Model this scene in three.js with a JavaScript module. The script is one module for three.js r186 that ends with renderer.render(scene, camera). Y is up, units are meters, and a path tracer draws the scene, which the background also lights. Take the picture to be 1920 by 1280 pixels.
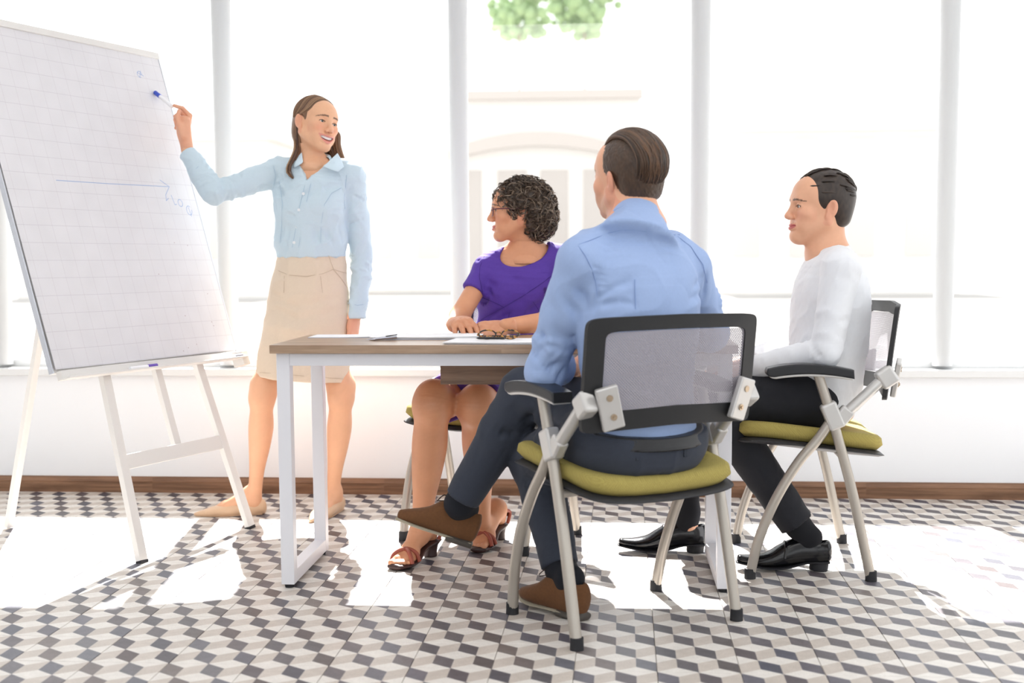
import * as THREE from 'three';
import { mergeGeometries, mergeVertices, toCreasedNormals } from 'three/addons/utils/BufferGeometryUtils.js';
import { RoundedBoxGeometry } from 'three/addons/geometries/RoundedBoxGeometry.js';
import { ImprovedNoise } from 'three/addons/math/ImprovedNoise.js';
import { RectAreaLightUniformsLib } from 'three/addons/lights/RectAreaLightUniformsLib.js';

// ---------------------------------------------------------------- camera, sky, sun, exposure
const scene = new THREE.Scene();
const FOCAL = 2332.3, PPX = 1010.3, PPY = 695.9;             // pixels in a 1920 x 1280 frame
const camera = new THREE.PerspectiveCamera(2 * Math.atan(640 / FOCAL) * 180 / Math.PI, 1.5, 0.1, 400);
camera.position.set(0, 0.992, 0);
camera.rotation.set(-0.09111, 0.06727, -0.00419, 'YXZ');
camera.setViewOffset(1920, 1280, 960 - PPX, 640 - PPY, 1920, 1280);
camera.focus = 4.0;
camera.userData.fStop = 2.6;
camera.updateMatrixWorld(true);

scene.background = new THREE.Color(0.95, 0.98, 1.0);          // bright hazy white sky
scene.backgroundIntensity = 1.9;

const sun = new THREE.DirectionalLight(0xfffdfa, 20);         // high sun behind the window wall
sun.position.set(-1.6, 11.5, -15.2);
sun.target.position.set(0, 0, -4.4);
sun.castShadow = true;
sun.shadow.mapSize.set(2048, 2048);
Object.assign(sun.shadow.camera, { left: -6, right: 6, top: 6, bottom: -6, near: 1, far: 40 });
scene.add(sun, sun.target);

const renderer = new THREE.WebGLRenderer({ antialias: true });
renderer.toneMapping = THREE.LinearToneMapping;
renderer.toneMappingExposure = 1.0;
renderer.shadowMap.enabled = true;
RectAreaLightUniformsLib.init();

// ---------------------------------------------------------------- helpers
let seedState = 7;
const rnd = () => { seedState = (seedState + 0x6d2b79f5) | 0; let t = Math.imul(seedState ^ (seedState >>> 15), 1 | seedState); t = (t + Math.imul(t ^ (t >>> 7), 61 | t)) ^ t; return ((t ^ (t >>> 14)) >>> 0) / 4294967296; };
const rr = (a, b) => a + (b - a) * rnd();
const noise = new ImprovedNoise();
const N3 = (x, y, z) => noise.noise(x, y, z);
const V = (x, y, z) => new THREE.Vector3(x, y, z);
const clamp = (x, a, b) => Math.min(b, Math.max(a, x));
const sstep = (a, b, x) => { const t = clamp((x - a) / (b - a), 0, 1); return t * t * (3 - 2 * t); };
const taken = {};
function numbered(name) { const n = taken[name] = (taken[name] ?? -1) + 1; return n ? `${name}_${String(n).padStart(3, '0')}` : name; }
function shade(o) { o.traverse((m) => { if (m.isMesh) { m.castShadow = true; m.receiveShadow = true; } }); return o; }
function thing(name, label, category, group) {
  const o = new THREE.Group(); o.name = numbered(name); o.userData = { label, category };
  if (group) o.userData.group = group;
  scene.add(o); return o;
}
function part(name, geo, mat, parent, label) {
  const m = new THREE.Mesh(geo, mat); m.name = name; m.castShadow = m.receiveShadow = true;
  if (label) m.userData.label = label;
  parent.add(m); return m;
}
function solo(name, geo, mat, label, category, group) {
  const m = part(numbered(name), geo, mat, scene); m.userData = { label, category };
  if (group) m.userData.group = group;
  return m;
}
function structure(name, geo, mat, parent = scene, label) {
  const m = part(name, geo, mat, parent, label); if (parent === scene) m.userData.kind = 'structure'; return m;
}
function structGroup(name, label) { const g = new THREE.Group(); g.name = name; g.userData = { kind: 'structure' }; if (label) g.userData.label = label; scene.add(g); return g; }
const std = (o) => new THREE.MeshStandardMaterial(o), phys = (o) => new THREE.MeshPhysicalMaterial(o);
// box from corner to corner with uv in metres (u along the longer side of each face)
function boxAt(x0, x1, y0, y1, z0, z1, r = 0) {
  const w = x1 - x0, h = y1 - y0, d = z1 - z0;
  const g = r ? new RoundedBoxGeometry(w, h, d, 2, Math.min(r, w / 2.01, h / 2.01, d / 2.01)) : new THREE.BoxGeometry(w, h, d);
  metreUV(g); g.translate((x0 + x1) / 2, (y0 + y1) / 2, (z0 + z1) / 2); return g;
}
function metreUV(g, along = 'x') {
  const p = g.attributes.position, n = g.attributes.normal, uv = new Float32Array(p.count * 2);
  for (let i = 0; i < p.count; i++) {
    const ax = Math.abs(n.getX(i)), ay = Math.abs(n.getY(i)), az = Math.abs(n.getZ(i)), x = p.getX(i), y = p.getY(i), z = p.getZ(i);
    let a = ax > ay && ax > az ? [z, y] : ay > az ? [x, z] : [x, y];
    if (along === 'y') a = ax > ay && ax > az ? [y, z] : ay > az ? [x, z] : [y, x];
    uv[2 * i] = a[0]; uv[2 * i + 1] = a[1];
  }
  g.setAttribute('uv', new THREE.BufferAttribute(uv, 2)); return g;
}
const merge = (gs) => mergeGeometries(gs.map((g) => (g.index ? g.toNonIndexed() : g)), false);
function tube(pts, r, seg = 24, rad = 10, closed = false, taper) {
  const c = new THREE.CatmullRomCurve3(pts, closed, 'centripetal');
  const g = new THREE.TubeGeometry(c, seg, r, rad, closed);
  if (taper) {
    const p = g.attributes.position;
    for (let i = 0; i <= seg; i++) { const o = c.getPointAt(i / seg), k = taper(i / seg); for (let j = 0; j <= rad; j++) { const q = i * (rad + 1) + j; p.setXYZ(q, o.x + (p.getX(q) - o.x) * k, o.y + (p.getY(q) - o.y) * k, o.z + (p.getZ(q) - o.z) * k); } }
    g.computeVertexNormals();
  }
  return g;
}
function rod(a, b, r, seg = 14) {                             // capped straight cylinder from a to b
  const d = b.clone().sub(a), g = new THREE.CylinderGeometry(r, r, d.length(), seg);
  g.applyQuaternion(new THREE.Quaternion().setFromUnitVectors(V(0, 1, 0), d.clone().normalize()));
  g.translate((a.x + b.x) / 2, (a.y + b.y) / 2, (a.z + b.z) / 2); return g;
}
function bar(a, b, w, t, side, r = 0.002) {                    // rectangular bar from a to b; w across `side`, t across the third direction
  const y = b.clone().sub(a), L = y.length(); y.normalize();
  const x = side.clone().addScaledVector(y, -side.dot(y)).normalize(), z = x.clone().cross(y);
  const g = new RoundedBoxGeometry(w, L, t, 2, Math.min(r, w / 3, t / 3)); metreUV(g, 'y');
  g.applyMatrix4(new THREE.Matrix4().makeBasis(x, y, z).setPosition(a.clone().add(b).multiplyScalar(0.5))); return g;
}
function canvasTex(w, h, draw, srgb = true) {
  const c = document.createElement('canvas'); c.width = w; c.height = h;
  draw(c.getContext('2d'), w, h);
  const t = new THREE.CanvasTexture(c); t.wrapS = t.wrapT = THREE.RepeatWrapping; t.magFilter = THREE.LinearFilter;
  if (srgb) t.colorSpace = THREE.SRGBColorSpace; return t;
}
function dataTex(w, h, f, srgb = true) {                      // f(x, y) in 0..1 -> [r, g, b] 0..255
  const d = new Uint8Array(w * h * 4);
  for (let j = 0; j < h; j++) for (let i = 0; i < w; i++) { const c = f(i / w, j / h), k = (j * w + i) * 4; d[k] = clamp(c[0], 0, 255); d[k + 1] = clamp(c[1], 0, 255); d[k + 2] = clamp(c[2], 0, 255); d[k + 3] = 255; }
  const t = new THREE.DataTexture(d, w, h); t.wrapS = t.wrapT = THREE.RepeatWrapping; t.magFilter = THREE.LinearFilter; t.minFilter = THREE.LinearFilter;
  if (srgb) t.colorSpace = THREE.SRGBColorSpace; t.needsUpdate = true; return t;
}
function woodTex(base, dark, scaleV = 1) {                    // grain runs along u; 1 m x 0.5 m
  return dataTex(1024, 512, (u, v) => {
    const q = v * 0.5 * scaleV, a = N3(u * 3, q * 90, 1.7) * 0.5 + N3(u * 7, q * 260, 5.1) * 0.35 + N3(u * 26, q * 700, 9.3) * 0.3;
    const ring = Math.sin((q * 60 + N3(u * 1.6, q * 14, 3) * 5) * 2) * 0.22;
    const t = clamp(0.5 + a * 0.75 + ring, 0, 1);
    return [0, 1, 2].map((k) => dark[k] + (base[k] - dark[k]) * t);
  });
}
// ---------------------------------------------------------------- the room
const WALL = -5.137, SILL = 0.545, HEAD = 2.10, XL = -3.5, XR = 3.4, ZF = 2.6, CEIL = 2.75;
const M = {};
M.paint = std({ color: 0xf3f5f8, roughness: 0.75 });
M.post = std({ color: 0xcfd1d2, roughness: 0.45 }); M.frame = std({ color: 0xe3e4e4, roughness: 0.4 });
M.baseWood = std({ map: woodTex([150, 112, 84], [104, 72, 50]), roughness: 0.5 });
M.grout = std({ color: 0xb9b2aa, roughness: 0.9 });
{
  // printed cement tiles: 20 cm squares carrying a tumbling-block print of three tones
  const makeTile = (k) => canvasTex(256, 256, (c, w) => {
    const S = w / 0.2, tone = [[98, 92, 97], [88, 84, 92], [106, 101, 104], [80, 74, 80], [94, 88, 90], [101, 98, 106]][k];
    const poly = (pts, col) => { c.fillStyle = col; c.beginPath(); pts.forEach(([x, y], i) => (i ? c.lineTo(x * S, y * S) : c.moveTo(x * S, y * S))); c.closePath(); c.fill(); };
    c.fillStyle = 'rgb(226,221,214)'; c.fillRect(0, 0, w, w);
    for (let j = -1; j < 3; j++) for (let i = -2; i < 3; i++) {
      const u = i * 0.1 + (j & 1 ? 0.05 : 0), v = j * 0.1, a = 1 / 30, e = rr(-7, 7), e2 = rr(-5, 5), warm = rr(-5, 6);
      poly([[u, v], [u + 0.05, v + a], [u + 0.05, v + 0.1], [u, v + 2 * a]], `rgb(${tone[0] + e + warm},${tone[1] + e},${tone[2] + e - warm})`);
      poly([[u + 0.05, v + a], [u + 0.1, v], [u + 0.1, v + 2 * a], [u + 0.05, v + 0.1]], `rgb(${198 + e2},${188 + e2},${178 + e2})`);
    }
    const im = c.getImageData(0, 0, w, w), d = im.data;
    for (let y = 0; y < w; y++) for (let x = 0; x < w; x++) { const n = N3(x * 0.21, y * 0.21, k * 9.1) * 9 + N3(x * 0.03, y * 0.03, k * 3.3) * 7 + rr(-5, 5), q = (y * w + x) * 4; d[q] += n; d[q + 1] += n; d[q + 2] += n; }
    c.putImageData(im, 0, 0);
  });
  const tileMats = [0, 1, 2, 3, 4, 5].map((k) => std({ map: makeTile(k), roughness: 0.42 }));
  const tg = new RoundedBoxGeometry(0.1985, 0.012, 0.1985, 1, 0.0012);
  { const p = tg.attributes.position, uv = tg.attributes.uv; for (let i = 0; i < p.count; i++) uv.setXY(i, p.getX(i) / 0.2 + 0.5, 0.5 - p.getZ(i) / 0.2); }
  const floor = structGroup('floor', 'cement tile floor printed with grey and cream tumbling blocks');
  const X0 = -1.3149, Z0 = -3.5231, far = [];
  const P = new THREE.Vector3();
  for (let j = -9; j < 31; j++) for (let i = -12; i < 24; i++) {
    const x = X0 + 0.2 * i + 0.1, z = Z0 + 0.2 * j + 0.1;
    if (z - 0.09 < WALL - 0.15 || x < XL + 0.02 || x > XR - 0.02 || z > ZF) continue;
    P.set(x, 0, z + 0.1).project(camera);
    if (z < -2.5 && Math.abs(P.x) < 1.03 && Math.abs(P.y) < 1.05) {
      const m = part('tile', tg, tileMats[Math.floor(rnd() * 6)], floor); m.position.set(x, -0.006 + rr(-0.0003, 0.0003), z);
    } else far.push(tg.clone().translate(x, -0.006, z));
  }
  const rest = part('tile_field', mergeGeometries(far), tileMats[0], floor); rest.userData.kind = 'stuff';
  part('slab', boxAt(XL - 0.2, XR + 0.2, -0.3, -0.0035, WALL - 0.3, ZF + 0.2), M.grout, floor);
}
{
  // window wall: low parapet, sill board, slim posts behind the glazing, head beam
  const wb = structGroup('wall_back', 'white parapet wall below the windows');
  part('parapet', boxAt(XL - 0.2, XR + 0.2, 0, SILL - 0.045, WALL - 0.22, WALL), M.paint, wb);
  part('head_beam', boxAt(XL - 0.2, XR + 0.2, HEAD, CEIL + 0.1, WALL - 0.22, WALL), M.paint, wb);
  part('pier', boxAt(XL - 0.2, XL + 0.1, SILL - 0.045, HEAD, WALL - 0.22, WALL), M.paint, wb);
  part('pier', boxAt(XR - 0.3, XR + 0.2, SILL - 0.045, HEAD, WALL - 0.22, WALL), M.paint, wb);
  const trim = structure('trim_1', boxAt(XL, XR, SILL - 0.045, SILL - 0.012, WALL - 0.2, WALL + 0.035, 0.006), M.frame); trim.userData.label = 'white window sill board along the parapet';
  // moulded timber skirting
  const s = new THREE.Shape([[0, 0], [0.018, 0], [0.018, 0.04], [0.0155, 0.0425], [0.0165, 0.045], [0.0165, 0.049], [0.013, 0.054], [0.0105, 0.06], [0.009, 0.066], [0.006, 0.0675], [0, 0.0675]].map((p) => new THREE.Vector2(...p)));
  const bg = new THREE.ExtrudeGeometry(s, { depth: XR - XL, bevelEnabled: false, steps: 1 });
  bg.rotateY(Math.PI / 2); bg.scale(1, 1, -1); // profile z out of wall
  { const p = bg.attributes.position; bg.computeBoundingBox(); const b = bg.boundingBox; bg.translate(XL - b.min.x, 0, WALL - b.min.z); const ix = bg.index; if (ix) for (let i = 0; i < ix.count; i += 3) { const a = ix.getX(i); ix.setX(i, ix.getX(i + 1)); ix.setX(i + 1, a); } }
  const bgi = bg.toNonIndexed(); { const p = bgi.attributes.position; for (let i = 0; i < p.count; i += 3) { const a = [p.getX(i), p.getY(i), p.getZ(i)]; p.setXYZ(i, p.getX(i + 1), p.getY(i + 1), p.getZ(i + 1)); p.setXYZ(i + 1, ...a); } bgi.computeVertexNormals(); }
  metreUV(bgi);
  { const p = bgi.attributes.position, uv = bgi.attributes.uv; for (let i = 0; i < p.count; i++) uv.setXY(i, p.getX(i), p.getY(i) * 2 + p.getZ(i)); }
  structure('baseboard_back', bgi, M.baseWood).userData.label = 'moulded brown timber skirting board';
  // glazing bays
  const posts = [-2.654, -1.664, -0.675, 0.315, 1.305, 2.295];
  M.pane = phys({ color: 0xffffff, roughness: 0.17, transmission: 1, thickness: 0, ior: 1.3, specularIntensity: 0.4 });
  const edges = [XL + 0.1, ...posts, XR - 0.3];
  for (let k = 0; k + 1 < edges.length; k++) {
    const a = edges[k], b = edges[k + 1], w = structGroup(`window_${k + 1}`, 'tall bright window with a white frame');
    part('pane', boxAt(a, b, SILL, HEAD, WALL - 0.078, WALL - 0.076), M.pane, w);
    const f = 0.022;
    part('frame', merge([boxAt(a, b, SILL - 0.012, SILL + 0.02, WALL - 0.105, WALL - 0.05), boxAt(a, b, HEAD - 0.02, HEAD, WALL - 0.105, WALL - 0.05)]), M.frame, w);
    if (k + 2 < edges.length) part('mullion', new THREE.CylinderGeometry(0.040, 0.040, HEAD - SILL, 20).translate(b, (HEAD + SILL) / 2, WALL - 0.034), M.post, w);
  }
  // the other walls, with openings that let daylight in
  const wl = structGroup('wall_left'); part('plaster', boxAt(XL - 0.2, XL, 0, CEIL, WALL, ZF), M.paint, wl);
  const wr = structGroup('wall_right');
  part('plaster', boxAt(XR, XR + 0.2, 0, 0.55, WALL, ZF), M.paint, wr); part('plaster', boxAt(XR, XR + 0.2, 2.3, CEIL, WALL, ZF), M.paint, wr);
  for (const [z0, z1] of [[WALL, -4.4], [-2.2, -1.9], [0.4, 0.7], [2.3, ZF]]) part('plaster', boxAt(XR, XR + 0.2, 0.55, 2.3, z0, z1), M.paint, wr);
  const wf = structGroup('wall_front');
  part('plaster', boxAt(XL - 0.2, XR + 0.2, 0, 0.5, ZF, ZF + 0.2), M.paint, wf); part('plaster', boxAt(XL - 0.2, XR + 0.2, 2.5, CEIL, ZF, ZF + 0.2), M.paint, wf);
  for (const [x0, x1] of [[XL - 0.2, -3], [-0.9, -0.7], [1.3, 1.5], [3, XR + 0.2]]) part('plaster', boxAt(x0, x1, 0.5, 2.5, ZF, ZF + 0.2), M.paint, wf);
  structure('ceiling', boxAt(XL - 0.2, XR + 0.2, CEIL, CEIL + 0.15, WALL - 0.22, ZF + 0.2), M.paint);
  // ceiling panels out of view, added to give the room fill light
  M.glow = std({ color: 0xffffff, emissive: 0xffffff, emissiveIntensity: 1.0 });
  for (const [x, z] of [[-1.9, -2.6], [0.2, -2.6], [2.2, -2.6], [-1.9, -0.6], [0.2, -0.6], [2.2, -0.6], [-1.9, 1.2], [0.2, 1.2]]) {
    const g = thing('added_fill_light', 'added square white fill light panel on the ceiling out of view', 'ceiling light', 'added fill light panels');
    part('frame', boxAt(x - 0.62, x + 0.62, CEIL - 0.02, CEIL, z - 0.62, z + 0.62), M.frame, g);
    part('diffuser', boxAt(x - 0.59, x + 0.59, CEIL - 0.024, CEIL - 0.019, z - 0.59, z + 0.59), M.glow, g);
    const l = new THREE.RectAreaLight(0xffffff, 0.58, 1.18, 1.18); l.position.set(x, CEIL - 0.03, z); l.lookAt(x, 0, z); scene.add(l);
  }
}
{
  // the street outside
  M.pave = std({ color: 0x85827e, roughness: 0.9 });
  structure('street_ground', boxAt(-70, 70, -0.6, -0.4, -110, WALL - 0.5), M.pave).userData.label = 'pale paved street outside the windows';
  M.stucco = std({ color: 0xd3cec8, roughness: 0.85 }); M.stucco2 = std({ color: 0xd6d2cc, roughness: 0.85 }); M.trimDark = std({ color: 0xaca29a, roughness: 0.9 }); M.hWall = std({ color: 0xdedad5, roughness: 0.9 }); M.hRoof = std({ color: 0xd6d1cb, roughness: 0.9 }); M.bay2 = std({ color: 0xc6c1ba, roughness: 0.9 }); M.bay = std({ color: 0xa39a93, roughness: 0.9 });  // haze and glare put into the colour of house roofs, windows and bays
  const p = thing('pavilion', 'cream arched pavilion facade seen hazily through the windows', 'building');
  const Z = -40, px = (u) => -2.62 + (u - 1010.3) / 58.3, py = (v) => 1 + (470 - v) / 58.3;
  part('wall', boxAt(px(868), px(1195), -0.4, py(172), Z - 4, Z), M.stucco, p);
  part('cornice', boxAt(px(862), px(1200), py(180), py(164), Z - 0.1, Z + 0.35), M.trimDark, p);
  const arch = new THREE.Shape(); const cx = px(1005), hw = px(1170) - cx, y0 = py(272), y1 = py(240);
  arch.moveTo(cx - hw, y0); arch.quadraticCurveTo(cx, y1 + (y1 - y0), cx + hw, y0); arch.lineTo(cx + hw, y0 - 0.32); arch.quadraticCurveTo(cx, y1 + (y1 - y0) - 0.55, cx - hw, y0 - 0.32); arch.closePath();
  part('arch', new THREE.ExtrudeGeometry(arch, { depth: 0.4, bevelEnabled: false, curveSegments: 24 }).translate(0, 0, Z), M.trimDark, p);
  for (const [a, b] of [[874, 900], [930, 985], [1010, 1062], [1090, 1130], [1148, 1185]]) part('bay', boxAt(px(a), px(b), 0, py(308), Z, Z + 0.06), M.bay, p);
  const house = (x0, x1, h, z, mat, label) => {
    const g = thing('town_house', label, 'building');
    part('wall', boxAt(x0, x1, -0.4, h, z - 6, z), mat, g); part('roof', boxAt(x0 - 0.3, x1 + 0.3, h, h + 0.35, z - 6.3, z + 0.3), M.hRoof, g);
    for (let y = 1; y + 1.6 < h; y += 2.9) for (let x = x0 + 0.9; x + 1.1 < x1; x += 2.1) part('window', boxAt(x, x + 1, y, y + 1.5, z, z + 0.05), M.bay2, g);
  };
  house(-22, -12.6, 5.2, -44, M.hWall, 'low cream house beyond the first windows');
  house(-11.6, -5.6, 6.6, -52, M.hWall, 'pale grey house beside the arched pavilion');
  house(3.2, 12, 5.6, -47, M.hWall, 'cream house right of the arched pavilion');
  M.hazedLeaf = std({ color: 0x8fa878, roughness: 1 }); M.bark = std({ color: 0x8d7a66, roughness: 1 });  // leaf green paled so distance haze is in the colour itself
  const tree = (x, z, h, r, label) => {
    const g = thing('street_tree', label, 'tree');
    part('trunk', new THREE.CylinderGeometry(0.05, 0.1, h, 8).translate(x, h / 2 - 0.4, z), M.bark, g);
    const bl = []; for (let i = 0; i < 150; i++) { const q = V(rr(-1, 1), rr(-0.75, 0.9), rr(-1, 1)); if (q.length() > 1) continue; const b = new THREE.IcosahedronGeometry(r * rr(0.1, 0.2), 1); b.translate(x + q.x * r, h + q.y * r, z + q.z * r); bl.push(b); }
    part('crown', merge(bl), M.hazedLeaf, g);
  };
  tree(-4.75, -58, 12.2, 1.5, 'haze-paled green tree rising behind the middle of the pavilion roof'); tree(-1.9, -63, 13.2, 1.7, 'taller haze-paled green tree behind the right half of the pavilion roof');
}
// ---------------------------------------------------------------- table
M.oakTop = std({ map: woodTex([188, 160, 134], [150, 122, 98], 1.2), roughness: 0.34 });
M.walnut = std({ map: woodTex([158, 128, 106], [114, 89, 71], 1.2), roughness: 0.45 });
M.whiteSteel = std({ color: 0xe9e9ee, roughness: 0.38 });
M.rubber = std({ color: 0x232327, roughness: 0.7 });
{
  const t = thing('work_table', 'long work table with brown wood top on white square-tube frame', 'table');
  t.position.set(-1.04, 0, -3.601); t.rotation.y = 0.012;
  const L = 1.375, D = 0.50, H = 0.738, T = 0.025, s = 0.04;              // local x to the right, z towards the camera (front edge at 0)
  part('tabletop', boxAt(0, L, H - T, H, -D, 0, 0.0015), M.oakTop, t, 'brown wood-grain tabletop');
  for (const x of [0.014, L - 0.014 - s]) {
    part('leg', boxAt(x, x + s, 0.012, H - T, -0.022 - s, -0.022, 0.002), M.whiteSteel, t);
    part('leg', boxAt(x, x + s, 0.012, H - T, -D + 0.012, -D + 0.012 + s, 0.002), M.whiteSteel, t);
    part('floor_rail', boxAt(x + 0.0005, x + s - 0.0005, 0.0125, 0.012 + s, -D + 0.012 + s, -0.022 - s, 0.002), M.whiteSteel, t);
    part('top_rail', boxAt(x + 0.0005, x + s - 0.0005, H - T - s, H - T - 0.0005, -D + 0.012 + s, -0.022 - s, 0.002), M.whiteSteel, t);
    for (const z of [-0.042, -D + 0.034]) part('foot', new THREE.CylinderGeometry(0.016, 0.013, 0.013, 16).translate(x + s / 2, 0.0065, z), M.rubber, t, 'black levelling foot');
  }
  part('front_beam', boxAt(0.014 + s, L - 0.014 - s, H - T - 0.038, H - T - 0.0015, -0.0615, -0.0225, 0.002), M.whiteSteel, t);
  part('back_beam', boxAt(0.014 + s, L - 0.014 - s, H - T - 0.038, H - T - 0.0015, -D + 0.013, -D + 0.051, 0.002), M.whiteSteel, t);
  part('modesty_panel', boxAt(0.478, L - 0.2, H - T - 0.113, H - T - 0.002, -0.235, -0.217, 0.0015), M.walnut, t, 'dark wood modesty panel under the tabletop');
}
// ---------------------------------------------------------------- things on the table
M.paper = std({ color: 0xf6f6f8, roughness: 0.8 });
M.paperGrey = std({ color: 0xd9d8e2, roughness: 0.8 });
const TY = 0.738;
function sheetStack(x, z, w, d, n, turn, label, lift = 0) {
  const g = thing('paper_stack', label, 'papers'); g.position.set(x, TY + lift, z); g.rotation.y = turn;
  for (let i = 0; i < n; i++) {
    const s = new THREE.PlaneGeometry(w, d, 10, 6); s.rotateX(-Math.PI / 2);
    const b = new THREE.BoxGeometry(w, 0.0012, d, 10, 1, 6); const p = b.attributes.position;
    for (let k = 0; k < p.count; k++) p.setY(k, p.getY(k) + 0.0016 * (i + 0.5) + 0.004 * Math.pow(Math.max(0, p.getX(k) / w + 0.1), 2) * (i === n - 1 ? 1.2 : 0.1 * i));
    b.computeVertexNormals(); b.rotateY(rr(-0.03, 0.03)); b.translate(rr(-0.004, 0.004), 0, rr(-0.004, 0.004));
    part('sheet', b, i === 0 ? M.paperGrey : M.paper, g);
  }
  return g;
}
sheetStack(-0.62, -3.93, 0.34, 0.19, 6, 0.05, 'thick stack of white papers under the hands of the woman in purple');
sheetStack(-0.37, -3.73, 0.30, 0.20, 4, -0.08, 'white papers under the tortoiseshell glasses near the table edge');
sheetStack(-0.90, -4.0, 0.21, 0.14, 2, 0.02, 'blank white sheet lying at the bare end of the table');
sheetStack(-0.02, -3.80, 0.21, 0.29, 2, 0.2, 'white sheet on the table in front of the seated man');
{
  M.tortoise = std({ map: dataTex(128, 128, (u, v) => { const n = N3(u * 9, v * 9, 2.2) + N3(u * 21, v * 21, 4) * 0.5; return n > 0.05 ? [196, 138, 62] : [46, 28, 16]; }), roughness: 0.2 });
  M.lens = phys({ color: 0xffffff, roughness: 0.05, transmission: 1, thickness: 0, ior: 1.5 });
  M.blackPlastic = std({ color: 0x16161a, roughness: 0.4 });
  const g = thing('reading_glasses', 'folded tortoiseshell reading glasses lying on the papers', 'glasses');
  g.position.set(-0.375, TY + 0.0085, -3.755); g.rotation.y = 0.1;
  for (const s of [-1, 1]) {
    const pts = []; for (let i = 0; i < 20; i++) { const a = i / 20 * Math.PI * 2; pts.push(V(s * 0.034 + Math.cos(a) * 0.0255, 0.0145 + Math.sin(a) * 0.0125, 0.012 - Math.sin(a) * 0.011)); }
    part('rim', metreUV2(tube(pts, 0.0024, 40, 8, true)), M.tortoise, g);
    const lens = new THREE.CircleGeometry(0.0245, 24); lens.scale(1, 0.66, 1); lens.rotateX(-0.72); lens.translate(s * 0.034, 0.0145, 0.012); part('lens', lens, M.lens, g);
    part('temple', metreUV2(tube([V(s * 0.061, 0.018, 0.01), V(s * 0.063, 0.011, -0.004), V(s * 0.03, 0.008, -0.012), V(-s * 0.03, 0.0055 + (s > 0 ? 0.003 : 0), -0.016), V(-s * 0.058, 0.004, -0.022)], 0.0022, 30, 8)), M.tortoise, g);
  }
  part('bridge', metreUV2(tube([V(-0.0095, 0.018, 0.009), V(0, 0.0215, 0.006), V(0.0095, 0.018, 0.009)], 0.0023, 10, 8)), M.tortoise, g);
  function metreUV2(q) { const p = q.attributes.position, uv = q.attributes.uv; for (let i = 0; i < p.count; i++) uv.setXY(i, p.getX(i) * 12 + p.getZ(i) * 7, p.getY(i) * 12); return q; }
  const pen = thing('black_pen', 'slim black pen lying beside the tortoiseshell glasses', 'pen'); pen.position.set(-0.40, TY + 0.0145, -3.70); pen.rotation.y = -0.12;
  part('barrel', rod(V(-0.03, 0, 0), V(0.05, 0, 0), 0.0036), M.blackPlastic, pen); part('tip', new THREE.ConeGeometry(0.0036, 0.01, 12).rotateZ(Math.PI / 2).translate(-0.035, 0, 0), M.blackPlastic, pen);
  // chrome ballpoint
  M.chrome = std({ color: 0xb9bac2, roughness: 0.2, metalness: 0.9 });
  const bp = thing('ballpoint_pen', 'silver ballpoint pen lying against the thick paper stack', 'pen'); bp.position.set(-0.745, TY + 0.006, -3.80); bp.rotation.y = 0.5;
  part('barrel', rod(V(-0.02, 0, 0), V(0.05, 0.004, 0), 0.005), M.chrome, bp); part('tip', new THREE.ConeGeometry(0.005, 0.03, 14).rotateZ(Math.PI / 2).translate(-0.035, -0.001, 0), M.chrome, bp);
  part('clip', rod(V(0.015, 0.0075, 0.001), V(0.052, 0.0115, 0.001), 0.0013), M.blackPlastic, bp);
}
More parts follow.
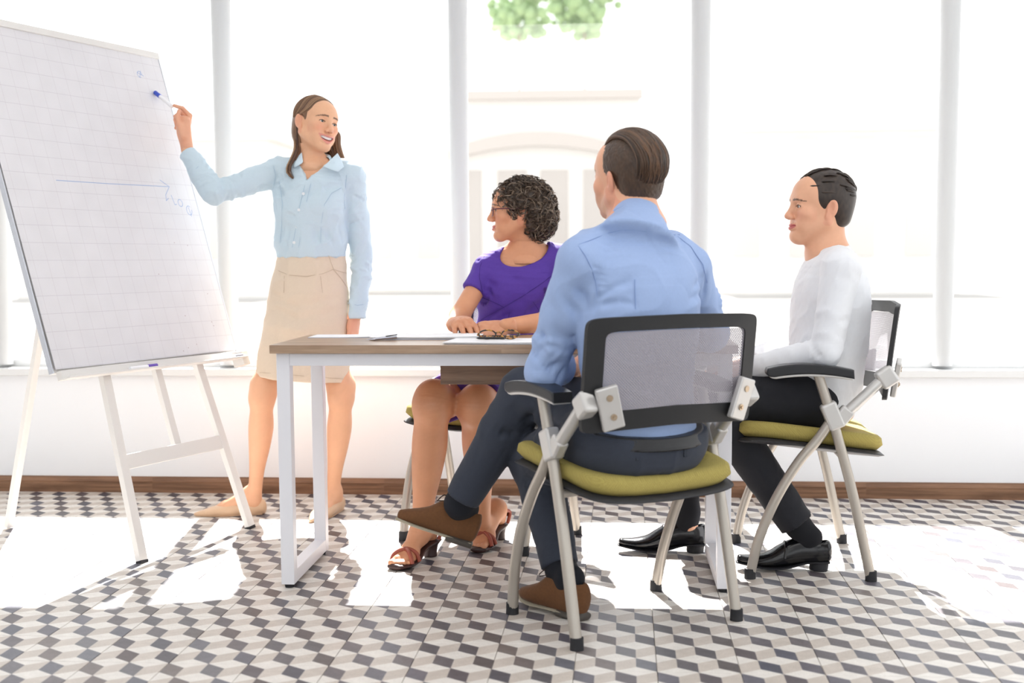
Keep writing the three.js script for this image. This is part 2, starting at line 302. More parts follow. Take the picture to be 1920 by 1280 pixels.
// ---------------------------------------------------------------- flip chart
const FA = V(-1.561, 0, -3.913), FD = V(0.35016, 0, -0.93669), FNh = V(0.93669, 0, 0.35016);
const FU = V(0, 1, 0).addScaledVector(FNh, -0.30).normalize(), FN = FD.clone().cross(FU).normalize();
const fc = (s, h, o = 0) => FA.clone().addScaledVector(FD, s).addScaledVector(FU, h).addScaledVector(FN, o);   // point on the easel plane
{
  M.easel = std({ color: 0xe4e1dd, roughness: 0.5 });
  M.alu = std({ color: 0xc9ccd3, roughness: 0.35, metalness: 0.6 });
  const g = thing('flip_chart', 'white flip chart easel with a gridded paper pad', 'flip chart');
  part('leg', bar(fc(0.571, 0.004, -0.012), fc(0.515, 0.70, -0.012), 0.036, 0.022, FD), M.easel, g);
  part('leg', bar(fc(0, 0.004, -0.012), fc(0.056, 0.70, -0.012), 0.036, 0.022, FD), M.easel, g);
  part('rear_leg', bar(fc(0.322, 0.36, -0.030), fc(0.322, 0.95, -0.030), 0.032, 0.02, FD), M.easel, g);
  part('rear_leg', bar(fc(0.285, 1.60, -0.045), V(-2.27, 0.005, -4.40), 0.03, 0.02, FD), M.easel, g);
  part('cross_bar', bar(fc(0.02, 0.338, -0.012), fc(0.552, 0.338, -0.012), 0.05, 0.018, FU), M.easel, g);
  for (const s of [0.571, 0]) part('foot', bar(fc(s, 0, -0.012), fc(s - (s ? 0.001 : -0.001), 0.012, -0.012), 0.037, 0.023, FD), M.rubber, g);
  const s0 = -0.175, s1 = 0.745, h0 = 0.66, h1 = 1.862;
  part('board', bar(fc((s0 + s1) / 2, h0, -0.009), fc((s0 + s1) / 2, h1, -0.009), s1 - s0, 0.014, FD), M.easel, g, 'white backing board');
  for (const s of [s0, s1]) part('edge_trim', bar(fc(s, h0, -0.007), fc(s, h1, -0.007), 0.006, 0.019, FD, 0.001), M.alu, g);
  part('clamp_bar', bar(fc(s0, h1 - 0.012, 0.004), fc(s1, h1 - 0.012, 0.004), 0.024, 0.012, FU), M.easel, g);
  // paper pad, printed grid, blue marker drawing
  const W = s1 - s0 - 0.012, Hh = h1 - h0 - 0.03;
  const tex = canvasTex(1024, 1336, (c, w, h) => {
    c.fillStyle = 'rgb(222,220,223)'; c.fillRect(0, 0, w, h);
    const im = c.getImageData(0, 0, w, h), d = im.data; for (let y = 0; y < h; y++) for (let x = 0; x < w; x++) { const n = N3(x * 0.012, y * 0.012, 3) * 4 + rr(-1.5, 1.5), q = (y * w + x) * 4; d[q] += n; d[q + 1] += n; d[q + 2] += n; } c.putImageData(im, 0, 0);
    c.lineWidth = 1.6; c.strokeStyle = 'rgba(178,172,180,0.5)';
    for (let y = 40; y < h; y += 68) { c.beginPath(); c.moveTo(0, y); c.lineTo(w, y + 2); c.stroke(); }
    c.strokeStyle = 'rgba(186,178,182,0.38)'; for (let x = 30; x < w; x += 68) { c.beginPath(); c.moveTo(x, 0); c.lineTo(x + 2, h); c.stroke(); }
    const S = (v) => (v - s0 - 0.006) / W * w, T = (v) => (h1 - 0.018 - v) / Hh * h;
    c.lineCap = 'round'; c.strokeStyle = 'rgba(110,140,196,0.75)'; c.lineWidth = 2.4;
    const line = (...p) => { c.beginPath(); p.forEach(([a, b], i) => (i ? c.lineTo(S(a), T(b)) : c.moveTo(S(a), T(b)))); c.stroke(); };
    line([0.05, 1.312], [0.3, 1.313], [0.60, 1.318]);
    line([0.565, 1.342], [0.607, 1.318], [0.575, 1.285], [0.57, 1.262], [0.585, 1.272]);
    const loop = (s, h, a, b, from, to) => { const p = []; for (let i = 0; i <= 18; i++) { const t = from + (to - from) * i / 18; p.push([s + a * Math.cos(t), h + b * Math.sin(t)]); } line(...p); };
    line([0.605, 1.285], [0.612, 1.248], [0.622, 1.25]); loop(0.645, 1.256, 0.012, 0.014, 0.5, 7); loop(0.685, 1.228, 0.014, 0.018, 0.9, 6.4); line([0.685, 1.24], [0.69, 1.205]);
    line([0.60, 1.766], [0.63, 1.756]); line([0.62, 1.775], [0.607, 1.748]); loop(0.61, 1.76, 0.012, 0.012, 0, 5);
    c.fillStyle = 'rgba(120,80,80,0.9)'; for (const [s, h] of [[0.55, 1.1], [0.62, 1.09], [0.42, 0.98], [0.66, 0.9], [0.5, 0.82], [0.47, 0.7], [0.44, 0.69], [0.52, 0.71], [0.64, 0.79], [0.645, 0.775]]) c.fillRect(S(s), T(h), 3, 3);
  });
  M.padPaper = std({ map: tex, roughness: 0.55 });
  const pg = new THREE.PlaneGeometry(W, Hh, 20, 26), pp = pg.attributes.position;
  for (let i = 0; i < pp.count; i++) { const x = pp.getX(i), y = pp.getY(i); pp.setZ(i, 0.0035 + 0.0025 * Math.pow(0.5 - y / Hh, 2) * (1 + Math.sin(x * 9))); }
  pg.computeVertexNormals();
  const back = pg.clone(); back.translate(0, 0, -0.0032); const bi = back.index; for (let i = 0; i < bi.count; i += 3) { const a = bi.getX(i); bi.setX(i, bi.getX(i + 1)); bi.setX(i + 1, a); } back.computeVertexNormals();
  const pad = merge([pg, back]); pad.applyMatrix4(new THREE.Matrix4().makeBasis(FD, FU, FN).setPosition(fc((s0 + s1) / 2, (h0 + h1) / 2 - 0.004, 0)));
  part('paper_pad', pad, M.padPaper, g, 'paper pad with printed grid and blue marker writing');
  // pen tray
  part('tray', merge([bar(fc(s0 + 0.01, h0 - 0.012, 0.012), fc(s1 - 0.005, h0 - 0.012, 0.012), 0.03, 0.024, FU), bar(fc(s0 + 0.01, h0 - 0.026, 0.037), fc(s1 - 0.005, h0 - 0.026, 0.037), 0.006, 0.036, FU)]), M.easel, g);
  part('tray_end', bar(fc(s1 - 0.012, h0 - 0.055, 0.02), fc(s1 - 0.012, h0 - 0.002, 0.02), 0.04, 0.05, FD), M.easel, g);
  const mk = (s, col, label) => {
    const m = thing('marker_pen', label, 'marker'); const a = fc(s, h0 - 0.019, 0.044), b = fc(s + 0.13, h0 - 0.019, 0.044), c = fc(s + 0.085, h0 - 0.019, 0.044);
    part('barrel', rod(a, c, 0.006), M.paper, m); part('cap', rod(c, b, 0.0066), std({ color: col, roughness: 0.4 }), m);
  };
  mk(0.115, 0x6a49b4, 'white marker with a purple cap on the flip chart tray'); mk(0.585, 0x8d8d98, 'white marker with a grey cap at the end of the chart tray');
}
// ---------------------------------------------------------------- meeting chairs
M.olive = std({ map: dataTex(256, 256, (u, v) => { const n = 10 * Math.sin(u * 256 * 1.57) * Math.sin(v * 256 * 1.57) + rr(-7, 7); return [166 + n, 151 + n, 82 + n * 0.6]; }), roughness: 0.9 });
M.chairMetal = std({ color: 0xb9b2a8, roughness: 0.38, metalness: 0.55 });
M.casting = std({ color: 0xcac8c5, roughness: 0.35, metalness: 0.45 });
M.blackFrame = std({ color: 0x1a1a1c, roughness: 0.55 });
M.greyShell = std({ color: 0x303034, roughness: 0.5 });
M.armPad = std({ color: 0x17181c, roughness: 0.28 });
M.bolt = std({ color: 0xb8a690, roughness: 0.25, metalness: 0.9 });
{ // woven back netting: threads with open holes
  const c = document.createElement('canvas'); c.width = c.height = 64; const x = c.getContext('2d'); x.fillStyle = '#fff'; x.fillRect(0, 0, 64, 64); x.fillStyle = '#000';
  for (const [a, b] of [[16, 16], [48, 48]]) { x.beginPath(); x.ellipse(a, b, 11.5, 9.5, 0, 0, 7); x.fill(); }
  const t = new THREE.CanvasTexture(c); t.wrapS = t.wrapT = THREE.RepeatWrapping; t.magFilter = THREE.LinearFilter; t.repeat.set(1 / 0.0072, 1 / 0.0072);
  M.netting = std({ color: 0xa29da4, roughness: 0.7, alphaMap: t, alphaTest: 0.5, side: THREE.DoubleSide });
}
function meetingChair(label, at, turn, arms = true) {
  // local: x to the sitter's right, z to the sitter's back (forward is -z)
  const g = thing('meeting_chair', label, 'chair'); g.position.copy(at); g.rotation.y = turn;
  const tube2 = (pts, r) => merge([tube(pts, r, 40, 12), new THREE.SphereGeometry(r, 10, 8).translate(...pts[0].toArray()), new THREE.SphereGeometry(r, 10, 8).translate(...pts[pts.length - 1].toArray())]);
  for (const s of [-1, 1]) {
    const X = s * 0.256, XF = s * 0.244;
    part('rear_leg', tube2([V(X, 0.02, 0.175), V(X, 0.30, 0.11), V(X, 0.50, 0.052), ...(arms ? [V(X, 0.635, 0.008)] : [])], 0.0155), M.chairMetal, g);
    part('front_leg', tube2([V(X, 0.505, 0.055), V(X, 0.44, 0.012), V(X, 0.37, -0.045), V(X, 0.25, -0.115), V((X + XF) / 2, 0.12, -0.165), V(XF, 0.02, -0.187)], 0.0155), M.chairMetal, g);
    for (const z of [0.178, -0.189]) part('foot_cap', new THREE.CylinderGeometry(0.0172, 0.018, 0.032, 16).translate(z > 0 ? X : XF, 0.016, z), M.rubber, g, 'black foot cap');
    part('joint', merge([new RoundedBoxGeometry(0.042, 0.085, 0.05, 2, 0.009).rotateX(-0.4).translate(X, 0.51, 0.052), new RoundedBoxGeometry(0.034, 0.045, 0.055, 2, 0.008).rotateX(-0.9).translate(X, 0.51, 0.085)]), M.casting, g, 'cast metal joint');
    part('back_strut', rod(V(X, 0.50, 0.075), V(X * 0.99, 0.625, 0.205), 0.017), M.casting, g);
    const br = part('bracket', merge([new RoundedBoxGeometry(0.042, 0.06, 0.056, 2, 0.01).rotateX(-0.6).translate(X * 0.985, 0.628, 0.213), new RoundedBoxGeometry(0.058, 0.112, 0.018, 2, 0.005).rotateX(0.1).rotateY(s * 0.25).rotateZ(-s * 0.26).translate(X * 0.80, 0.622, 0.252)]), M.casting, g, 'cast metal back bracket');
    for (const [dx, y] of [[-0.008, 0.648], [0.007, 0.6]]) part('bolt', merge([new THREE.CylinderGeometry(0.0085, 0.0085, 0.006, 16).rotateX(Math.PI / 2 + 0.1).rotateY(s * 0.25).translate(X * 0.80 - s * dx, y, 0.2615 + (y > 0.63 ? 0.002 : -0.002)), new THREE.CylinderGeometry(0.004, 0.004, 0.007, 6).rotateX(Math.PI / 2 + 0.1).rotateY(s * 0.25).translate(X * 0.80 - s * dx, y, 0.262)]), M.bolt, br);
    if (arms) {
      const sh = new THREE.Shape(); sh.moveTo(-0.14, 0.0); sh.quadraticCurveTo(-0.03, 0.024, 0.13, -0.004); sh.lineTo(0.132, -0.02); sh.quadraticCurveTo(0.0, 0.002, -0.12, -0.016); sh.quadraticCurveTo(-0.15, -0.016, -0.14, 0);
      const pad = new THREE.ExtrudeGeometry(sh, { depth: 0.054, bevelEnabled: true, bevelSize: 0.004, bevelThickness: 0.004, bevelSegments: 2, curveSegments: 14 });
      pad.translate(0, 0, -0.027); pad.scale(0.93, 1.15, 1); pad.rotateY(-Math.PI / 2); pad.translate(X, 0.652, -0.014);
      part('armrest', pad, M.armPad, g, 'black armrest pad');
      const un = pad.clone(); un.translate(-X, -0.652, 0.014); un.scale(0.9, 0.8, 0.95); un.translate(X, 0.6425, -0.013); part('arm_support', un, M.casting, g, 'silver underside of the armrest');
    }
    part('pivot', rod(V(X, 0.385, 0.085), V(X * 0.78, 0.385, 0.085), 0.011), M.chairMetal, g);
  }
  // upholstered seat: a rounded slab, dished, waterfall front
  const seat = (y0, y1, grow, mat, name) => {
    const n = 112, pos = [], idx = [];
    const outline = (a) => { const c = Math.cos(a), s = Math.sin(a), e = 0.27; return [Math.sign(c) * Math.pow(Math.abs(c), e) * (0.236 + grow) * (1 - 0.04 * (s > 0 ? s : 0)), Math.sign(s) * Math.pow(Math.abs(s), e) * (0.226 + grow)]; };
    const rings = [[0, y0], [0.7, y0], [0.93, y0 + 0.004], [1, (y0 * 0.6 + y1 * 0.4)], [0.985, y1 - 0.012], [0.94, y1 - 0.003], [0.85, y1], [0.6, y1], [0.3, y1], [0, y1]];
    rings.forEach(([k, y]) => { for (let i = 0; i < n; i++) { const [x, z] = outline(i / n * Math.PI * 2); const px = x * k, pz = z * k + 0.0; let py = y; const f = clamp((-pz - 0.1) / 0.13, 0, 1); py += -0.026 * (pz + 0.0) / 0.22 + 0.012 - 0.01 * f * f; py -= (y > (y0 + y1) / 2 ? 0.008 * (1 - k * k) : 0) ; py += 0.014 * Math.pow(px / 0.22, 2); pos.push(px, py, pz); } });
    for (let j = 0; j + 1 < rings.length; j++) for (let i = 0; i < n; i++) { const a = j * n + i, b = j * n + (i + 1) % n, c = a + n, d = b + n; idx.push(a, c, b, b, c, d); }
    const q = new THREE.BufferGeometry(); q.setAttribute('position', new THREE.Float32BufferAttribute(pos, 3)); q.setIndex(idx); q.computeVertexNormals(); const k = q.attributes.normal; if (k.getY(6 * n + 3) < 0) { const ix = q.index; for (let i = 0; i < ix.count; i += 3) { const a = ix.getX(i); ix.setX(i, ix.getX(i + 1)); ix.setX(i + 1, a); } q.computeVertexNormals(); }
    const uv = []; for (let i = 0; i < pos.length; i += 3) uv.push(pos[i] * 2.2, pos[i + 2] * 2.2 + pos[i + 1] * 2.2); q.setAttribute('uv', new THREE.Float32BufferAttribute(uv, 2));
    part(name, q, mat, g);
  };
  seat(0.392, 0.447, 0, M.olive, 'seat'); seat(0.372, 0.397, 0.006, M.greyShell, 'seat_shell');
  // netted back in a black frame, curved round the sitter and leaning back
  const bw = 0.263, bx = (u) => u * bw, bz = (u, v) => 0.246 + 0.035 * v - 0.042 * u * u, by = (v, u) => 0.56 + 0.29 * v - 0.012 * u * u * 0.6 + (v < 0.5 ? 0.008 * (1 - u * u) : 0);
  const P = (u, v, o = 0) => V(bx(u), by(v, u), bz(u, v) + o);
  const ring = [], corner = 0.9;
  for (let i = 0; i < 72; i++) { const a = i / 72 * Math.PI * 2, c = Math.cos(a), s = Math.sin(a), e = 0.11; const u = Math.sign(c) * Math.pow(Math.abs(c), e), v = 0.5 + 0.5 * Math.sign(s) * Math.pow(Math.abs(s), e); ring.push([u, v]); }
  const prof = [[0, 0.006], [0, -0.008], [1, -0.008], [1, 0.006]], pos = [], idx = [];
  ring.forEach(([u, v]) => { const ui = u * (1 - 0.046 / bw), vi = v < 0.5 ? 0.5 + (v - 0.5) * (1 - 2 * 0.05 / 0.29) : 0.5 + (v - 0.5) * (1 - 2 * 0.036 / 0.29); prof.forEach(([k, o]) => { const p = P(k ? ui : u, k ? vi : v, o); pos.push(p.x, p.y, p.z); }); });
  for (let i = 0; i < 72; i++) for (let k = 0; k < 4; k++) { const a = i * 4 + k, b = i * 4 + (k + 1) % 4, c = ((i + 1) % 72) * 4 + k, d = ((i + 1) % 72) * 4 + (k + 1) % 4; idx.push(a, b, c, b, d, c); }
  let fg = new THREE.BufferGeometry(); fg.setAttribute('position', new THREE.Float32BufferAttribute(pos, 3)); fg.setIndex(idx); fg = toCreasedNormals(fg, 0.7);
  part('back_frame', fg, M.blackFrame, g, 'black plastic back frame');
  const net = new THREE.PlaneGeometry(1, 1, 30, 18), np = net.attributes.position, nu = net.attributes.uv;
  for (let i = 0; i < np.count; i++) { const u = np.getX(i) * 2 * (1 - 0.044 / bw), v = 0.507 + np.getY(i) * (1 - 0.08 / 0.29), p = P(u, v, 0.001); np.setXYZ(i, p.x, p.y, p.z); nu.setXY(i, u * bw, v * 0.29); }
  net.computeVertexNormals();
  part('back_netting', net, M.netting, g, 'light grey netted back');
  part('cross_tube', rod(V(-0.2, 0.385, 0.085), V(0.2, 0.385, 0.085), 0.010), M.chairMetal, g);
  return g;
}
const CO = V(-0.0155, 0, -3.3597), CF = V(-0.55, 0, -0.835).normalize();
const chairTurn = Math.atan2(-CF.x, -CF.z);
meetingChair('olive-seated chair with netted back under the man in blue', CO.clone().addScaledVector(V(-CF.z, 0, CF.x), 0.021), chairTurn);
meetingChair('olive-seated chair under the woman in purple dress', V(-0.469, 0, -4.353), 2.705, false);
meetingChair('olive-seated chair under the person in white shirt', V(0.585, 0, -4.06), Math.PI / 2);
// ---------------------------------------------------------------- distance fields -> meshes (for bodies, clothes, shoes)
const smin = (a, b, k) => { const h = k - Math.abs(a - b); return h > 0 ? Math.min(a, b) - h * h / (4 * k) : Math.min(a, b); };
const smax = (a, b, k) => -smin(-a, -b, k);
class SDF {
  constructor() { this.p = []; }
  add(f, cx, cy, cz, cr, k, op = 0) { this.p.push({ f, cx, cy, cz, cr, k: Math.max(k, 1e-5), op }); return this; }
  cap(a, b, ra, rb, k = 0.02, op = 0) {
    const ax = a.x, ay = a.y, az = a.z, dx = b.x - ax, dy = b.y - ay, dz = b.z - az, L = dx * dx + dy * dy + dz * dz || 1e-9;
    return this.add((x, y, z) => { x -= ax; y -= ay; z -= az; const t = Math.min(1, Math.max(0, (x * dx + y * dy + z * dz) / L)); x -= dx * t; y -= dy * t; z -= dz * t; return Math.sqrt(x * x + y * y + z * z) - (ra + (rb - ra) * t); },
      ax + dx / 2, ay + dy / 2, az + dz / 2, Math.sqrt(L) / 2 + Math.max(ra, rb), k, op);
  }
  chain(pts, rs, k = 0.02, op = 0) { for (let i = 0; i + 1 < pts.length; i++) this.cap(pts[i], pts[i + 1], rs[i], rs[i + 1], i ? Math.min(k, 0.012) : k, op); return this; }
  ell(c, r, k = 0.02, op = 0, q = null) {                      // ellipsoid; r = Vector3 of radii; q = Quaternion
    const m = q ? new THREE.Matrix4().makeRotationFromQuaternion(q.clone().invert()).elements : null, { x: rx, y: ry, z: rz } = r, R = Math.max(rx, ry, rz), s = Math.min(rx, ry, rz);
    return this.add((x, y, z) => {
      x -= c.x; y -= c.y; z -= c.z;
      if (m) { const a = m[0] * x + m[4] * y + m[8] * z, b = m[1] * x + m[5] * y + m[9] * z; z = m[2] * x + m[6] * y + m[10] * z; x = a; y = b; }
      const u = x / rx, v = y / ry, w = z / rz, k0 = Math.sqrt(u * u + v * v + w * w), k1 = Math.sqrt(u * u / rx / rx + v * v / ry / ry + w * w / rz / rz);
      return k1 < 1e-6 ? -s : k0 * (k0 - 1) / k1;
    }, c.x, c.y, c.z, R, k, op);
  }
  box(c, h, rad, k = 0.01, op = 0, q = null) {
    const m = q ? new THREE.Matrix4().makeRotationFromQuaternion(q.clone().invert()).elements : null;
    return this.add((x, y, z) => {
      x -= c.x; y -= c.y; z -= c.z;
      if (m) { const a = m[0] * x + m[4] * y + m[8] * z, b = m[1] * x + m[5] * y + m[9] * z; z = m[2] * x + m[6] * y + m[10] * z; x = a; y = b; }
      x = Math.abs(x) - h.x + rad; y = Math.abs(y) - h.y + rad; z = Math.abs(z) - h.z + rad;
      const a = Math.max(x, 0), b = Math.max(y, 0), d = Math.max(z, 0);
      return Math.sqrt(a * a + b * b + d * d) + Math.min(0, Math.max(x, y, z)) - rad;
    }, c.x, c.y, c.z, Math.hypot(h.x, h.y, h.z), k, op);
  }
  plane(p, n, k = 0.003, op = 2) { const d = p.dot(n); return this.add((x, y, z) => x * n.x + y * n.y + z * n.z - d, 0, 0, 0, 1e9, k, op); }   // keeps the side that n points away from
  // loft of ellipses along a smooth spine: sections [centre, a, b], `side` gives the direction of the a axis (may vary per section)
  loft(sec, side, k = 0.02, op = 0, endRound = 0.5, sub = 4) {
    const S = sec.map((s) => ({ c: s[0], a: s[1], b: s[2], u: s[3] ?? side })), out = [], n = S.length;
    const cr = (p0, p1, p2, p3, t) => 0.5 * (2 * p1 + (p2 - p0) * t + (2 * p0 - 5 * p1 + 4 * p2 - p3) * t * t + (3 * p1 - p0 - 3 * p2 + p3) * t * t * t);
    for (let i = 0; i + 1 < n; i++) {
      const A = S[Math.max(0, i - 1)], B = S[i], C = S[i + 1], D = S[Math.min(n - 1, i + 2)];
      for (let j = 0; j < sub; j++) {
        const t = j / sub, g = (f) => cr(f(A), f(B), f(C), f(D), t);
        out.push({ c: V(g((s) => s.c.x), g((s) => s.c.y), g((s) => s.c.z)), a: g((s) => s.a), b: g((s) => s.b), u: B.u.clone().lerp(C.u, t) });
      }
    }
    const l = S[n - 1]; out.push({ c: l.c.clone(), a: l.a, b: l.b, u: l.u.clone() });
    const m = out.length, seg = [];
    for (let i = 0; i + 1 < m; i++) {
      const A = out[i], B = out[i + 1], T = B.c.clone().sub(A.c), L = T.length() || 1e-6; T.divideScalar(L);
      const u = A.u.clone().add(B.u).multiplyScalar(0.5); u.addScaledVector(T, -u.dot(T)).normalize(); const v = T.clone().cross(u);
      seg.push([A.c.x, A.c.y, A.c.z, T.x, T.y, T.z, L, u.x, u.y, u.z, v.x, v.y, v.z, A.a, B.a, A.b, B.b, i === 0, i === m - 2]);
    }
    const bb = new THREE.Box3(); out.forEach((o) => { const r = Math.max(o.a, o.b); bb.expandByPoint(o.c.clone().addScalar(r)); bb.expandByPoint(o.c.clone().addScalar(-r)); });
    const c = bb.getCenter(V(0, 0, 0)), R = bb.getSize(V(0, 0, 0)).length() / 2;
    return this.add((x, y, z) => {
      let best = 1e9;
      for (let i = 0; i < seg.length; i++) {
        const s = seg[i], px = x - s[0], py = y - s[1], pz = z - s[2];
        let w = px * s[3] + py * s[4] + pz * s[5]; const t = w < 0 ? 0 : w > s[6] ? 1 : w / s[6];
        const a = s[13] + (s[14] - s[13]) * t, b = s[15] + (s[16] - s[15]) * t; w -= t * s[6];
        const qu = (px * s[7] + py * s[8] + pz * s[9]) / a, qv = (px * s[10] + py * s[11] + pz * s[12]) / b, mn = Math.min(a, b), e = (w < 0 && s[17]) || (w > 0 && s[18]) ? Math.max(1e-4, mn * endRound) : Math.min(mn, Math.max(0.3 * mn, 1.2 * s[6])), qw = w / e;
        const k0 = Math.sqrt(qu * qu + qv * qv + qw * qw); if (k0 < 1e-6) { best = Math.min(best, -mn); continue; }
        const k1 = Math.sqrt(qu * qu / a / a + qv * qv / b / b + qw * qw / e / e), d = k0 * (k0 - 1) / k1;
        if (d < best) best = d;
      }
      return best;
    }, c.x, c.y, c.z, R, k, op);
  }
  field(other, off, k = 0.004, op = 0) { return this.add((x, y, z) => other.at(x, y, z) - off, 0, 0, 0, 1e9, k, op); }
  at(x, y, z) {
    let d = 1e3;
    for (let i = 0; i < this.p.length; i++) {
      const q = this.p[i], dx = x - q.cx, dy = y - q.cy, dz = z - q.cz, lo = q.cr > 1e8 ? -1e9 : Math.sqrt(dx * dx + dy * dy + dz * dz) - q.cr;
      if (q.op === 0) { if (lo > d + q.k) continue; d = smin(d, q.f(x, y, z), q.k); }
      else if (q.op === 1) { if (-lo < d - q.k) continue; d = smax(d, -q.f(x, y, z), q.k); }
      else d = smax(d, q.f(x, y, z), q.k);
    }
    return d;
  }
}
// surface nets over a box; returns an indexed geometry with smooth normals; paint(x, y, z, n) -> [r, g, b] linear; push(x, y, z, n) -> metres along the normal
function netMesh(sdf, lo, hi, h, { paint, push, smooth = 0 } = {}) {
  const nx = Math.ceil((hi.x - lo.x) / h) + 1, ny = Math.ceil((hi.y - lo.y) / h) + 1, nz = Math.ceil((hi.z - lo.z) / h) + 1, B = 6;
  const D = new Float32Array(nx * ny * nz), at = (i, j, k) => (k * ny + j) * nx + i, blocks = [];
  for (let k = 0; k < nz; k += B) for (let j = 0; j < ny; j += B) for (let i = 0; i < nx; i += B) {
    const d = sdf.at(lo.x + (i + B / 2) * h, lo.y + (j + B / 2) * h, lo.z + (k + B / 2) * h), near = Math.abs(d) < B * h * 1.35 + 0.006;
    if (near) blocks.push([i, j, k]);
    for (let c = k; c < Math.min(nz, k + B); c++) for (let b = j; b < Math.min(ny, j + B); b++) for (let a = i; a < Math.min(nx, i + B); a++) D[at(a, b, c)] = near ? sdf.at(lo.x + a * h, lo.y + b * h, lo.z + c * h) : d;
  }
  const id = new Int32Array(nx * ny * nz).fill(-1), pos = [], idx = [];
  const E = [[0, 1], [2, 3], [4, 5], [6, 7], [0, 2], [1, 3], [4, 6], [5, 7], [0, 4], [1, 5], [2, 6], [3, 7]];
  for (let k = 0; k + 1 < nz; k++) for (let j = 0; j + 1 < ny; j++) for (let i = 0; i + 1 < nx; i++) {
    const o = at(i, j, k), c = [D[o], D[o + 1], D[o + nx], D[o + nx + 1], D[o + nx * ny], D[o + nx * ny + 1], D[o + nx * ny + nx], D[o + nx * ny + nx + 1]];
    let neg = 0; for (let q = 0; q < 8; q++) if (c[q] < 0) neg++;
    if (!neg || neg === 8) continue;
    let x = 0, y = 0, z = 0, n = 0;
    for (const [a, b] of E) if ((c[a] < 0) !== (c[b] < 0)) { const t = c[a] / (c[a] - c[b]); x += (a & 1) + ((b & 1) - (a & 1)) * t; y += ((a >> 1) & 1) + (((b >> 1) & 1) - ((a >> 1) & 1)) * t; z += (a >> 2) + ((b >> 2) - (a >> 2)) * t; n++; }
    id[o] = pos.length / 3; pos.push(lo.x + (i + x / n) * h, lo.y + (j + y / n) * h, lo.z + (k + z / n) * h);
  }
  const quad = (a, b, c, d, flip) => { if (a < 0 || b < 0 || c < 0 || d < 0) return; if (flip) idx.push(a, c, b, a, d, c); else idx.push(a, b, c, a, c, d); };
  for (let k = 1; k + 1 < nz; k++) for (let j = 1; j + 1 < ny; j++) for (let i = 1; i + 1 < nx; i++) {
    const o = at(i, j, k), s = D[o] < 0;
    if (s !== (D[o + 1] < 0)) quad(id[o - nx - nx * ny], id[o - nx * ny], id[o], id[o - nx], !s);
    if (s !== (D[o + nx] < 0)) quad(id[o - 1 - nx * ny], id[o - nx * ny], id[o], id[o - 1], s);
    if (s !== (D[o + nx * ny] < 0)) quad(id[o - 1 - nx], id[o - nx], id[o], id[o - 1], !s);
  }
  const P = new Float32Array(pos), Nn = new Float32Array(P.length), e = h * 0.35;
  const grad = (i) => { const x = P[i], y = P[i + 1], z = P[i + 2]; let a = sdf.at(x + e, y, z) - sdf.at(x - e, y, z), b = sdf.at(x, y + e, z) - sdf.at(x, y - e, z), c = sdf.at(x, y, z + e) - sdf.at(x, y, z - e); const L = Math.hypot(a, b, c) || 1; Nn[i] = a / L; Nn[i + 1] = b / L; Nn[i + 2] = c / L; };
  for (let i = 0; i < P.length; i += 3) { grad(i); const d = clamp(sdf.at(P[i], P[i + 1], P[i + 2]), -h * 0.6, h * 0.6); P[i] -= Nn[i] * d; P[i + 1] -= Nn[i + 1] * d; P[i + 2] -= Nn[i + 2] * d; }
  if (push) for (let i = 0; i < P.length; i += 3) { const o = push(P[i], P[i + 1], P[i + 2], [Nn[i], Nn[i + 1], Nn[i + 2]]); P[i] += Nn[i] * o; P[i + 1] += Nn[i + 1] * o; P[i + 2] += Nn[i + 2] * o; }
  const g = new THREE.BufferGeometry();
  g.setAttribute('position', new THREE.BufferAttribute(P, 3)); g.setIndex(idx);
  if (push) g.computeVertexNormals(); else g.setAttribute('normal', new THREE.BufferAttribute(Nn, 3));
  const uv = new Float32Array(P.length / 3 * 2), col = paint ? new Float32Array(P.length) : null;
  for (let i = 0, q = 0; i < P.length; i += 3, q += 2) {
    uv[q] = P[i] * 0.8 + P[i + 2] * 0.6; uv[q + 1] = P[i + 1];
    if (paint) { const c = paint(P[i], P[i + 1], P[i + 2], [Nn[i], Nn[i + 1], Nn[i + 2]]); col[i] = c[0]; col[i + 1] = c[1]; col[i + 2] = c[2]; }
  }
  g.setAttribute('uv', new THREE.BufferAttribute(uv, 2)); if (paint) g.setAttribute('color', new THREE.BufferAttribute(col, 3));
  return g;
}
const lin = (hex) => { const c = new THREE.Color(hex); return [c.r, c.g, c.b]; };
const mixc = (a, b, t) => [a[0] + (b[0] - a[0]) * t, a[1] + (b[1] - a[1]) * t, a[2] + (b[2] - a[2]) * t];
